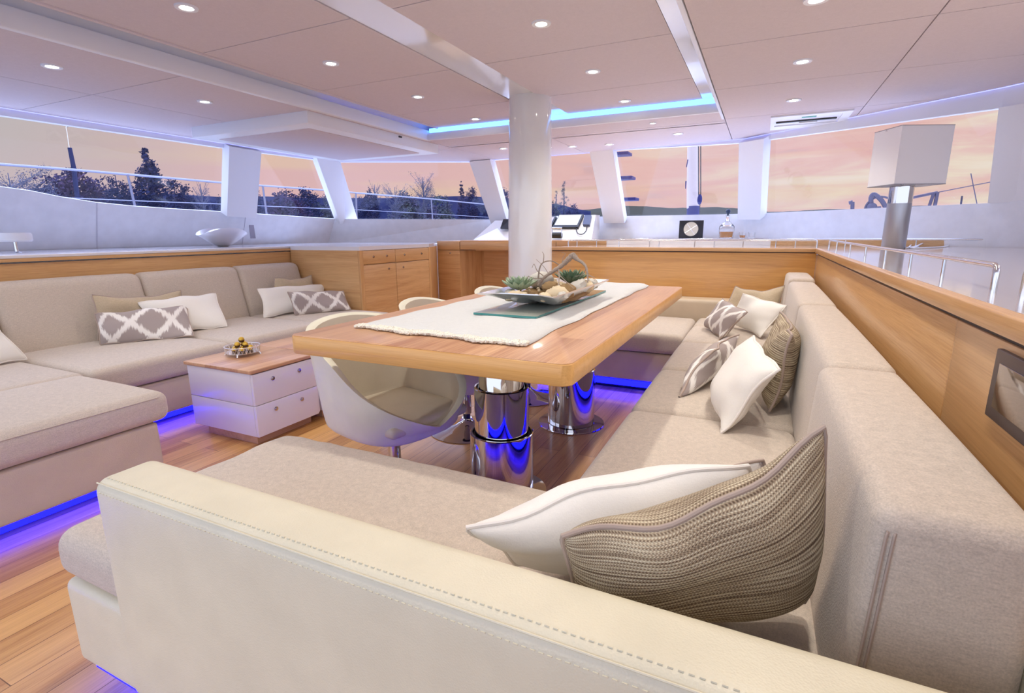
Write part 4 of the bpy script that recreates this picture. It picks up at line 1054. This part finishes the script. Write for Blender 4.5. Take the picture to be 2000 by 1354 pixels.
for i, p in enumerate(cps):
    if proto is None:
        c = thing('chocolate', '', 'chocolate'); MB().ball((0, 0, .0165), .0155, (1, 1, .95), 14, 9, .03).build('foil_wrap', GOLD, c, True, True)
        MB().lathe([(.010, .0), (.0155, .011), (.0165, .0125), (.0145, .011), (0, .001)], (0, 0, 0), 18).build('paper_cup', CHOC, c, True, True); proto = c
    else: c = copy_tree(proto)
    c.location = CT+Vector(p); c.rotation_euler.z = i
    ang_ = ('near', 'right', 'far right', 'far', 'far left', 'left')[i % 6]
    c['label'] = 'gold wrapped chocolate crowning the little pyramid on the silver tray' if i == 10 else (('gold wrapped chocolate in the middle layer of the tray pyramid, %s one' % ('right', 'far', 'left')[i-7] if 7 <= i else ('gold wrapped chocolate in the bottom layer, hidden in the middle of the pyramid' if i == 6 else 'gold wrapped chocolate in the bottom layer of the tray pyramid, on its %s side' % ('right', 'far right', 'far left', 'left', 'near left', 'near right')[i])))
    c['group'] = 'gold wrapped chocolates' if i == 10 else ('middle layer chocolates' if i >= 7 else 'bottom layer chocolates')

# ================================================================== THINGS ON COUNTERS
# port: silver bowl
sb = thing('silver_bowl', 'rounded silver bowl with wavy rim on the left counter', 'bowl', (-4.75, 3.43, .966))
def wavy(prof, amp, seg=56):
    vs = []; fs = []
    for (r, z) in prof:
        for k in range(seg):
            a = 2*math.pi*k/seg; w = amp*(z/.10)**3
            vs.append((r*math.cos(a)*1.0, r*math.sin(a)*1.0, z+w*math.cos(2*a+.5)))
    n = len(prof)
    for i in range(n-1):
        for k in range(seg): fs.append((i*seg+k, i*seg+(k+1) % seg, (i+1)*seg+(k+1) % seg, (i+1)*seg+k))
    fs += [list(range(seg)), list(range((n-1)*seg, n*seg))]
    return vs, fs
v, f = wavy([(.04, 0), (.07, .01), (.125, .045), (.175, .09), (.208, .125), (.220, .142), (.205, .130), (.17, .092), (.115, .055), (.06, .03), (.01, .022)], .012)
mkobj('bowl', v, f, SILVER, sb, True, True, None, 60)
MB().ball((0, 0, .118), .135, (1, 1, .38), 24, 12).build('silver_orb', SILVER, sb, True, True)
# port: white speaker-like cylinder at left border
wc = thing('tabletop_device', 'white drum shaped device on a short stand at the left border of the counter', 'device', (-4.60, 1.79, .966))
MB().lathe([(0, .075), (.085, .075), (.095, .085), (.095, .125), (.088, .135), (0, .135)], (0, 0, 0), 40).build('drum', PAINT, wc, True, True)
MB().lathe([(.03, .0), (.012, .01), (.012, .075), (0, .075)], (0, 0, 0), 20).build('stand', STEEL, wc, True, True)
sw = on_plane(496, 452, PL_L)
swt = thing('wall_switch', 'grey switch plate on the port wall right of the silver bowl', 'switch', tuple(sw))
MB().slab([on_plane(487, 441, PL_L)+Vector((.004, 0, 0)), on_plane(496, 441, PL_L)+Vector((.004, 0, 0)), on_plane(500, 467, PL_L)+Vector((.004, 0, 0)), on_plane(490, 467, PL_L)+Vector((.004, 0, 0))], (-.006, 0, 0)).build('plate', base_mat('grey_switch', srgb(168, 162, 176), .4)[0], swt, False)

# table lamp
lp = thing('table_lamp', 'table lamp with brushed metal base and boxy white shade on the starboard counter', 'lamp', (.818, 4.44, .951))
MB().lathe([(0, 0), (.068, 0), (.070, .003), (.070, .300), (.070, .302)], (0, 0, 0), 48).build('base', BRUSH, lp, True, True)
MB().lathe([(.0, .302), (.0705, .302), (.0705, .415), (.066, .418), (0, .418)], (0, 0, 0), 48).build('polished_collar', CHROME, lp, True, True)
MB().tube([(0, 0, .418), (0, 0, .778)], .010, 12).build('stem', STEEL, lp, True, True)
def shade():
    c = Vector((.818, 4.44, 0)); ang = math.radians(-4)
    # four corners from the photo: near-left-most, near, right
    W = .345/2; D = .27/2; z0, z1 = .418, .778
    rot = Matrix.Rotation(math.radians(25), 3, 'Z')
    vs = []; fs = []; SO = Vector((.016, 0, 0))
    for (k, t) in ((.97, 0), (.965, 1), (.95, 1), (.955, 0)):
        for (sx, sy) in ((-1, -1), (1, -1), (1, 1), (-1, 1)):
            vs.append(rot@Vector((sx*W*k, sy*D*k, z0 if t == 0 else z1))+SO)
    for a in range(3):
        for k in range(4): fs.append((a*4+k, a*4+(k+1) % 4, (a+1)*4+(k+1) % 4, (a+1)*4+k))
    for k in range(4): fs.append((12+k, 12+(k+1) % 4, (k+1) % 4, k))
    mkobj('lamp_shade', vs, fs, SHADE, lp, False, True)
    e = MB()
    for zz, k in ((z0, .972), (z1, .967)):
        cs = [rot@Vector((sx*W*k, sy*D*k, zz))+SO for (sx, sy) in ((-1, -1), (1, -1), (1, 1), (-1, 1), (-1, -1))]
        for i in range(4): e.tube([cs[i], cs[i+1]], .0022, 6)
    e.build('shade_edge', base_mat('grey_binding', srgb(150, 150, 160), .6)[0], lp, True, True)
    MB().tube([rot@Vector((-W*.95, 0, z1-.01)), rot@Vector((W*.95, 0, z1-.01))], .003, 6).tube([rot@Vector((0, -D*.95, z1-.01)), rot@Vector((0, D*.95, z1-.01))], .003, 6).build('spider', STEEL, lp, True, True)
    MB().ball((0, 0, z1+.008), .016, (1, 1, .8)).build('finial', DARK, lp, True, True)
shade()
zc = .957
def cpt(px, py, z=zc): return oz(px, py, z)
cd = MB().tube(spline([(.885, 4.40, zc), cpt(1790, 482), cpt(1805, 476, .975), cpt(1835, 466, 1.0), cpt(1857, 463, 1.0), cpt(1862, 474, .97), cpt(1850, 482), cpt(1815, 485), cpt(1785, 486), cpt(1778, 482), cpt(1792, 474, .972), cpt(1800, 478), cpt(1788, 484), cpt(1775, 484)], 6), .0045, 8)
tag(cd.build('power_cord', CORDM), 'clear white power cord looped behind the lamp base on the counter', 'cord')

# decorative clock, decanter, tray, glasses on the ledge
ZLG = .992
clk = thing('round_instrument', 'square black plate with round brass disc standing on the forward ledge', 'clock', (-.72, 6.05, ZLG))
MB().rbox(-.125, .125, -.012, .012, .012, .20, .004, 2, seg=1).build('plate', DARK, clk, True, True)
MB().tube([(0, -.013, .108), (0, -.020, .108)], [.078, .075], 40).build('brass_disc', base_mat('brushed_brass', (.62, .53, .42, 1), .3, 1.)[0], clk, True, True)
h = MB()
for a in (.6, 2.2): h.tube([(-.07*math.cos(a), -.021, .108-.07*math.sin(a)), (.07*math.cos(a), -.021, .108+.07*math.sin(a))], .0025, 6)
h.build('hands', SILVER, clk, True, True)
MB().rbox(-.12, .12, -.03, .03, 0, .014, .003, 2, seg=1).build('foot', DARK, clk, True, True)
tp = thing('serving_tray', 'flat glass serving tray under the decanter on the forward ledge', 'tray', (-.30, 5.72, ZLG))
MB().rbox(-.20, .26, -.10, .12, .001, .010, .004, 2, seg=2).build('tray', base_mat('frosted_tray', srgb(225, 228, 232), .15, coat=.5)[0], tp, True, True)
dc = thing('decanter', 'clear glass decanter with amber spirit and dark stopper on the forward ledge', 'decanter', (-.34, 5.72, ZLG+.0105))
MB().lathe([(.062, 0), (.066, .01), (.072, .08), (.070, .12), (.045, .15), (.020, .172), (.015, .22), (.022, .232), (.018, .232), (.011, .22), (.016, .172), (.040, .147), (.066, .12), (.067, .08), (.061, .012), (0, .010)], (0, 0, 0), 40).build('bottle', GLASSM, dc, True, True)
MB().lathe([(0, .012), (.059, .013), (.065, .060), (.066, .068), (0, .068)], (0, 0, 0), 32).build('spirit', WHISKY, dc, True, True)
MB().ball((0, 0, .265), .024, (1, 1, 1), 12, 8).tube([(0, 0, .222), (0, 0, .25)], .010, 10).build('stopper', base_mat('dark_blue_glass', srgb(40, 60, 90), .1)[0], dc, True, True)
for k, (x, y, lb) in enumerate(((-.19, 5.68, 'tumbler with amber spirit right of the decanter'), (-.11, 5.72, 'nearly empty low glass at the right end of the serving tray'))):
    g = thing('tumbler', lb, 'glass', (x, y, ZLG+.0105), 'glasses on the ledge')
    MB().lathe([(.026, 0), (.032, .06), (.030, .06), (.024, .008), (0, .006)], (0, 0, 0), 24).build('glass', GLASSM, g, True, True)
    if k == 0: MB().lathe([(0, .008), (.023, .009), (.027, .032), (0, .032)], (0, 0, 0), 24).build('spirit', WHISKY, g, True, True)

# helm console with displays behind the column
hc = thing('helm_console', 'sloping white helm console with displays under the front window', 'console', (-2.1, 6.1, .99))
def yz(px, py, y): return oy(px, py, y)
A, B = yz(1060, 424, 6.12), yz(1164, 421, 6.12); C_, D_ = yz(1156, 468, 5.78), yz(1055, 468, 5.78); C_.z = D_.z = .992
MB().add([A, B, C_, D_, Vector((A.x, 6.3, .992)), Vector((B.x, 6.3, .992)), Vector((A.x, 6.3, A.z)), Vector((B.x, 6.3, B.z))], [(0, 1, 2, 3), (1, 2, 5, 7), (0, 3, 4, 6), (0, 1, 7, 6), (4, 5, 7, 6), (3, 2, 5, 4)]).build('housing', GLOSS, hc, False)
MB().add([yz(925, 470, 5.9), yz(1000, 470, 5.8), yz(1003, 432, 6.1), yz(968, 432, 6.1), yz(925, 470, 5.9)+Vector((0, .3, 0)), yz(1000, 470, 5.8)+Vector((0, .35, 0)), yz(1003, 432, 6.1)+Vector((0, .1, 0)), yz(968, 432, 6.1)+Vector((0, .1, 0))], [(0, 1, 2, 3), (4, 5, 6, 7), (0, 1, 5, 4), (2, 3, 7, 6), (0, 3, 7, 4), (1, 2, 6, 5)]).build('side_housing', GLOSS, hc, False)
pc_ = (A, (B-A).cross(D_-A).normalized())
def hq(q, lift): 
    nn = pc_[1] if pc_[1].y < 0 else -pc_[1]; return [on_plane(x, y, pc_)+nn*lift for x, y in q]
nn = pc_[1] if pc_[1].y < 0 else -pc_[1]
for q, qs, nm_ in (([(1094, 425), (1142, 424), (1131, 449), (1081, 449)], [(1095, 426), (1138, 425.5), (1129, 445.5), (1085, 445.5)], 'chart_display'), ([(1060, 428), (1089, 428), (1078, 450), (1056, 450)], [(1061, 430), (1085, 430), (1076, 447), (1058, 447)], 'second_display')):
    d_ = MB().slab(hq(q, .004), nn*.03).build(nm_, DARK, hc, False)
    MB().slab(hq(qs, .0345), nn*.002).build('screen', SCREEN if nm_ == 'chart_display' else base_mat('dim_display', srgb(200, 190, 205), .2)[0], d_, False)
d_ = MB().slab([yz(980, 449, 5.95), yz(998, 449, 5.93), yz(1000, 431, 6.05), yz(986, 431, 6.05)], (0, -.03, .01)).build('side_display', DARK, hc, False)
thr = MB().tube([yz(1079, 461, 5.74), yz(1098, 461, 5.74)], .035, 20); 
t_ = thing('throttle_lever', 'black and chrome throttle control on the helm console', 'throttle', tuple(yz(1088, 468, 5.74)))
thr.build('drum', DARK, t_); MB().tube([yz(1098, 463, 5.72), yz(1098, 447, 5.72)], .006, 8).tube([yz(1079, 463, 5.72), yz(1080, 447, 5.72)], .006, 8).tube([yz(1079, 447, 5.72), yz(1099, 447, 5.72)], .011, 10).build('lever', STEEL, t_)
hs = thing('radio_handset', 'dark radio handset with curled cord on the right of the helm console', 'radio handset', tuple(yz(1149, 436, 5.95)))
MB().slab(hq([(1144, 426), (1157, 426), (1153, 445), (1140, 444)], .006), nn*.03).build('handset', base_mat('slate_plastic', srgb(70, 78, 110), .4)[0], hs, False)
MB().tube(spline([hq([(x, y)], .02)[0] for x, y in ((1148, 446), (1146, 455), (1140, 461), (1132, 461), (1128, 456), (1127, 449))], 5), .006, 8).build('cord', DARK, hs)

# ================================================================== OUTSIDE
def outmat(name, c1, c2):
    m, n, l, b = base_mat(name, c1, .95, spec=.05)
    t = tex(n, l, 'ShaderNodeTexNoise', .6, detail=5); l.new(cramp(n, l, t.outputs[0], [(.35, c1), (.65, c2)]), b.inputs['Base Color']); return m
TREE = [outmat('dark_evergreen_foliage', (.018, .026, .09, 1), (.035, .045, .12, 1)), outmat('russet_foliage', (.09, .05, .10, 1), (.04, .045, .13, 1)), outmat('violet_green_foliage', (.08, .07, .17, 1), (.10, .13, .12, 1)), outmat('bare_twigs', (.11, .12, .20, 1), (.16, .17, .25, 1))]  # blue cast of tinted glass and sky put into the foliage colours
WATER = base_mat('lake_water', srgb(92, 108, 122), .25)[0]
tag(MB().box(-400, 400, -100, 900, -1.7, -1.65).build('lake', WATER, None, False), kind='structure')
def ridge(name, label, pts, dist, mat, depth=40):
    P = []
    for (x, y) in pts: P.append(od(x, y, dist))
    vs = []; n = len(P)
    for p in P:
        d = Vector((p.x, p.y, 0)).normalized()*depth
        vs += [Vector((p.x, p.y, -1.7))-d*.3, p, Vector((p.x, p.y, -1.7))+d]
    fs = [(i*3+j, (i+1)*3+j, (i+1)*3+j+1, i*3+j+1) for i in range(n-1) for j in (0, 1)]+[(i*3+2, (i+1)*3+2, (i+1)*3, i*3) for i in range(n-1)]+[(0, 1, 2), (3*n-3, 3*n-2, 3*n-1)]
    tag(mkobj(name, vs, fs, mat, None, True, angle=60), label, 'hills')
HILL = base_mat('misty_hills', srgb(88, 88, 80), 1.)[0]
rh = random.Random(5)
hp_ = []
x = 1040
while x < 2400:
    hp_.append((x, 409-4*math.sin((x-1150)/85)-2.2*math.sin(x/31)+rh.uniform(-.6, .6)+(6 if x < 1130 else 0))); x += 14
ridge('hills', 'low misty hills on the horizon behind the lake', hp_, 800, HILL)
ridge('wooded_bank', 'dark wooded lake bank seen through the port and front windows', [(-260, 372), (-100, 380), (20, 388), (90, 385), (200, 388), (330, 380), (430, 386), (520, 385), (640, 388), (700, 388), (800, 388), (900, 384), (985, 388), (1100, 402), (1130, 410), (1155, 414)], 75, TREE[0], 12)
def tree(px, top_py, wpx, kind, label, dist=60, dens=900):
    base = od(px, 430, dist); topz = od(px, top_py, dist).z; w = wpx/CF*dist*1.0/2
    z0 = -1.6; H = topz-z0; t = thing('tree', label, 'tree', (base.x, base.y, z0), 'trees on the lake bank')
    r_ = random.Random(int(px)+top_py); mb = MB(); side = Vector((-base.y, base.x, 0)).normalized(); fwd = Vector((base.x, base.y, 0)).normalized()
    def leaf(c, s):
        a = Vector((r_.uniform(-1, 1), r_.uniform(-1, 1), r_.uniform(-1, 1))).normalized(); b = a.orthogonal().normalized(); k = len(mb.v)
        mb.v += [c+a*s, c+b*s*.7, c-a*s*.6-b*s*.6]; mb.f.append([k, k+1, k+2])
    def cluster(c, rad, n, s):
        for _ in range(n):
            d = Vector((r_.gauss(0, 1), r_.gauss(0, 1), r_.gauss(0, 1)))*rad*.55
            p = c+d; p.z = max(.3, p.z if p.z < H else H-(p.z-H)*.7); leaf(p, s)
    s_ = max(.05, wpx/CF*dist*.035)
    if kind == 'conifer':
        for i in range(150):
            q = r_.random()**.7; z = H*(1-.62*q); a = r_.uniform(0, 6.28); rr = w*(.06+.94*q)*r_.uniform(.15, 1)
            cluster(Vector((rr*math.cos(a), rr*math.sin(a), z)), w*(.07+.16*q), 30, s_*.95)
        mat = TREE[0]
    elif kind == 'poplar':
        for i in range(90):
            q = r_.random(); z = H*(.25+.74*q); rr = w*min(1, (1-q)*2.2+.12)*r_.uniform(.1, 1); a = r_.uniform(0, 6.28)
            cluster(Vector((rr*math.cos(a), rr*math.sin(a), z)), w*.20, 26, s_*.9)
        mat = TREE[2]
    elif kind == 'bare':
        for b in range(60):
            q = r_.uniform(.45, .8); a = r_.uniform(0, 6.28); e = Vector((w*math.cos(a)*r_.uniform(.2, .95), w*math.sin(a)*.9, H*r_.uniform(.05, .2))); c0 = Vector((0, 0, H*q))
            mb.tube([c0, c0+e*.5, c0+e], [H*.003, H*.002, H*.001], 4)
            for u in range(5):
                cc = c0+e*r_.uniform(.35, 1.1); cluster(cc, w*.13, 12, s_*.36)
                mb.tube([cc, cc+Vector((r_.uniform(-1, 1), r_.uniform(-1, 1), r_.uniform(0, 1)))*w*.18], [H*.0012, H*.0006], 3)
        mat = TREE[3]
    else:
        for i in range(75):
            a = r_.uniform(0, 6.28); q = r_.random()**.5; rr = w*q*.85; z = H*(.52+.44*math.sqrt(max(0, 1-q*q))*r_.uniform(-.3, 1))
            cluster(Vector((rr*math.cos(a), rr*math.sin(a), z)), w*.22, 60, s_)
        mat = TREE[{'dark': 0, 'russet': 1, 'mixed': 2}[kind]]
    mb.build('crown', mat, t, False, True)
    MB().tube([(0, 0, 0), (0, 0, H*.5), (0, 0, H*.92)], [H*.02, H*.012, H*.003], 7).build('trunk', TREE[3] if kind == 'bare' else TREE[0], t, True, True)
TL = [(35, 322, 100, 'bare', 'thin bare tree at the left end of the port window'), (95, 362, 60, 'dark', 'low dark bush between the bare tree and the russet tree'),
 (150, 326, 95, 'russet', 'russet round tree behind the street lamp'), (195, 352, 50, 'russet', 'smaller russet tree right of the street lamp'), (240, 328, 56, 'dark', 'dark rounded tree left of the tall fir'),
 (303, 293, 76, 'conifer', 'tall dark fir, the highest tree in the port window'), (350, 348, 60, 'dark', 'dark shrub right of the tall fir'), (401, 346, 30, 'bare', 'thin pale bare tree near the port pillar'), (430, 378, 40, 'dark', 'dark bush at the right edge of the port window'), (385, 372, 50, 'dark', 'low dark bush under the thin pale tree'),
 (503, 352, 34, 'dark', 'dark tree at the left edge of the second window'), (560, 368, 80, 'russet', 'broad russet thicket in the second window'), (600, 364, 60, 'dark', 'dark thicket in the second window'), (635, 374, 50, 'mixed', 'grey green bushes at the right of the second window'),
 (688, 372, 30, 'bare', 'bare sapling at the left of the third window'), (722, 362, 44, 'dark', 'dark round tree at the left of the third window'), (736, 350, 26, 'bare', 'bare birch behind the dark round tree'), (775, 354, 56, 'bare', 'pair of bare birches in the third window'),
 (830, 334, 62, 'bare', 'large bare tree in the middle of the third window'), (800, 374, 70, 'mixed', 'violet thicket under the bare birches'), (860, 376, 60, 'mixed', 'violet thicket under the large bare tree'), (903, 354, 30, 'conifer', 'dark fir left of the slanted front pillar'), (925, 360, 40, 'dark', 'dark tree beside the slanted front pillar'),
 (948, 352, 34, 'conifer', 'dark fir behind the slanted front pillar'), (985, 360, 40, 'dark', 'dark tree seen between the pillar and the column'), (1102, 355, 24, 'poplar', 'tall poplar right of the column'), (1087, 371, 14, 'poplar', 'short poplar between the column and the tall poplar'), (1082, 388, 36, 'mixed', 'green bush at the foot of the poplars'), (1122, 398, 40, 'dark', 'low dark bush right of the poplars')]
for (px, ty, w, k, lb) in TL: tree(px, ty, w, k, lb, dist=50+(TL.index((px, ty, w, k, lb))*7) % 23)
# street lamp
sl = thing('street_lamp', 'tall street lamp rising behind the port side railing', 'street lamp', tuple(od(146, 430, 30)))
base = od(147, 430, 30); MB().tube([Vector((base.x, base.y, -1.7)), od(145, 330, 30), od(137, 290, 30)], [.10, .09, .08], 8).build('pole', TREE[0], sl)
MB().tube(spline([od(137, 290, 30), od(133, 262, 30), od(131, 250, 30), od(134, 247, 30)], 4), .03, 6).build('arm', STEEL, sl)
tag(MB().prism([(-7.6, -2), (-5.45, -2), (-5.45, 5.3), (-3.6, 6.95), (-.1, 6.7), (1.7, 5.5), (3.2, 4), (3.2, 11), (-3, 15), (-7.6, 22)], .86, .93).build('side_deck', PAINT, None, False), kind='structure')
# deck railing
XR = -7.2
rl = thing('deck_railing', 'stainless steel deck railing outside the port windows', 'railing', tuple(ox(255, 430, XR)))
topr = [ox(x, y, XR) for x, y in ((-120, 312), (0, 322), (120, 331), (250, 342), (434, 358), (514, 364), (640, 373), (696, 378), (770, 384), (843, 390), (955, 401))]
lowr = [ox(x, y, XR) for x, y in ((-120, 374), (0, 380), (137, 388), (255, 393), (434, 400), (521, 404), (640, 409), (697, 411), (845, 419), (960, 426))]
MB().tube(topr, .014, 8).build('top_rail', RAILM, rl); MB().tube(lowr, .006, 6).build('lower_wire', RAILM, rl)
for (xa, ya, xb, yb_) in ((250, 342, 264, 402), (514, 364, 522, 422), (696, 379, 698, 430), (843, 390, 846, 432), (955, 401, 957, 432)):
    a = ox(xa, ya, XR); b = ox(xb, yb_, XR); b = b+(b-a)*.5; MB().tube([a, b], .015, 8).build('stanchion', RAILM, rl)
def dk0(p, z=.93): return Vector((p.x, p.y, z))
# rigging ahead
fs_ = thing('furled_sail', 'furled pale headsail with navy lower cover outside the front window', 'sail', tuple(oy(1354, 445, 8.6)))
a, b = oy(1354, 270, 8.6), oy(1354, 430, 8.6)
MB().tube([a+Vector((0, 0, .4)), a, (a+b)/2, oy(1354, 408, 8.6)], [.070, .075, .086, .088], 20).build('sail_roll', SAIL, fs_)
MB().tube([oy(1355, 404, 8.6), Vector((b.x, b.y, .93))], [.092, .095], 20).build('navy_cover', NAVY, fs_)
MB().slab([oy(1341, 328, 8.48), oy(1343.5, 313, 8.48), oy(1345.5, 313, 8.48), oy(1342.5, 328, 8.48)], (0, -.01, 0)).slab([oy(1339.5, 355, 8.48), oy(1342, 355, 8.48), oy(1340.8, 370, 8.48), oy(1339.2, 370, 8.48)], (0, -.01, 0)).build('sail_marks', NAVY, fs_, False)
hl = thing('halyard', 'pair of dark ropes with a block hanging beside the furled sail', 'rope', tuple(oy(1368, 420, 8.4)))
MB().tube([oy(1365, 270, 8.4), oy(1365.5, 384, 8.4)], .008, 6).tube([oy(1369.5, 270, 8.4), oy(1369.5, 384, 8.4)], .008, 6).tube([oy(1368, 400, 8.4), dk0(oy(1368, 440, 8.4))], .006, 6).build('rope', DARK, hl)
MB().ball(oy(1367.5, 391, 8.4), .07, (.5, .5, 1.1), 12, 8).build('block', NAVY, hl)
ld_ = thing('deck_ladder', 'ladder with three dark treads right of the leaning front pillar', 'ladder', tuple(oy(1205, 440, 7.6)))
MB().tube([oy(1196, 270, 7.6), dk0(oy(1206, 440, 7.6))], .03, 8).build('side_rail', DARK, ld_)
for (x0, x1, y) in ((1203, 1231, 303), (1207, 1238, 350), (1213, 1245, 391)):
    p, q_ = oy(x0, y, 7.6), oy(x1, y, 7.6); MB().rbox(p.x, q_.x, 7.5, 7.75, p.z-.02, p.z+.02, .008, 2, seg=1).build('tread', NAVY, ld_)
# starboard bow gear
rm = DARK_V = base_mat('violet_shaded_metal', srgb(66, 60, 84), .6)[0]
br_ = thing('bow_rail', 'slanted bow rail seen right of the table lamp', 'railing', tuple(oy(1825, 430, 9)))
MB().tube([oy(1780, 388, 9), oy(1832, 377, 9)], .018, 8).tube([oy(1832, 377, 9), dk0(oy(1818, 440, 9))], .022, 8).tube([oy(1825, 378, 9), dk0(oy(1797, 440, 9))], .020, 8).build('rail', rm, br_)
wn = thing('deck_winch', 'dark winch and wheel seen left of the table lamp through the window', 'winch', tuple(oy(1715, 430, 9)))
wc_ = oy(1718, 410, 9)
MB().tube([wc_+Vector((.17*math.cos(a), 0, .17*math.sin(a))) for a in [2*math.pi*k/24 for k in range(25)]], .015, 6, False).build('wheel', rm, wn)
MB().tube(spline([oy(1703, 405, 9), oy(1702, 388, 9), oy(1708, 381, 9), oy(1722, 392, 9), oy(1732, 408, 9)], 4), .03, 8).ball(oy(1703, 407, 9), .07).tube([oy(1712, 405, 9), dk0(oy(1712, 440, 9))], .06, 10).build('drum', rm, wn)
cl_ = thing('mooring_cleat', 'small dark deck post between the wide pillar and the winch', 'post', tuple(oy(1665, 430, 9)))
MB().tube(spline([oy(1659, 398, 9), oy(1664, 397, 9), oy(1666, 402, 9), dk0(oy(1666, 430, 9))], 4), .025, 8).build('post', rm, cl_)
bp_ = thing('distant_mast', 'thin distant mast near the right end of the front window', 'mast', tuple(oy(1880, 430, 20)))
MB().tube([oy(1880, 384, 20), dk0(oy(1880, 440, 20), -1.66)], .025, 6).build('pole', rm, bp_)
wr = thing('forestay', 'thin grey wires crossing the right end of the front window', 'wire', tuple(oy(1900, 430, 9)))
MB().tube([oy(1832, 377, 9), oy(1935, 357, 9)], .006, 5).tube([oy(1897, 340, 9), oy(1912, 415, 9)], .006, 5).build('wire', rm, wr)
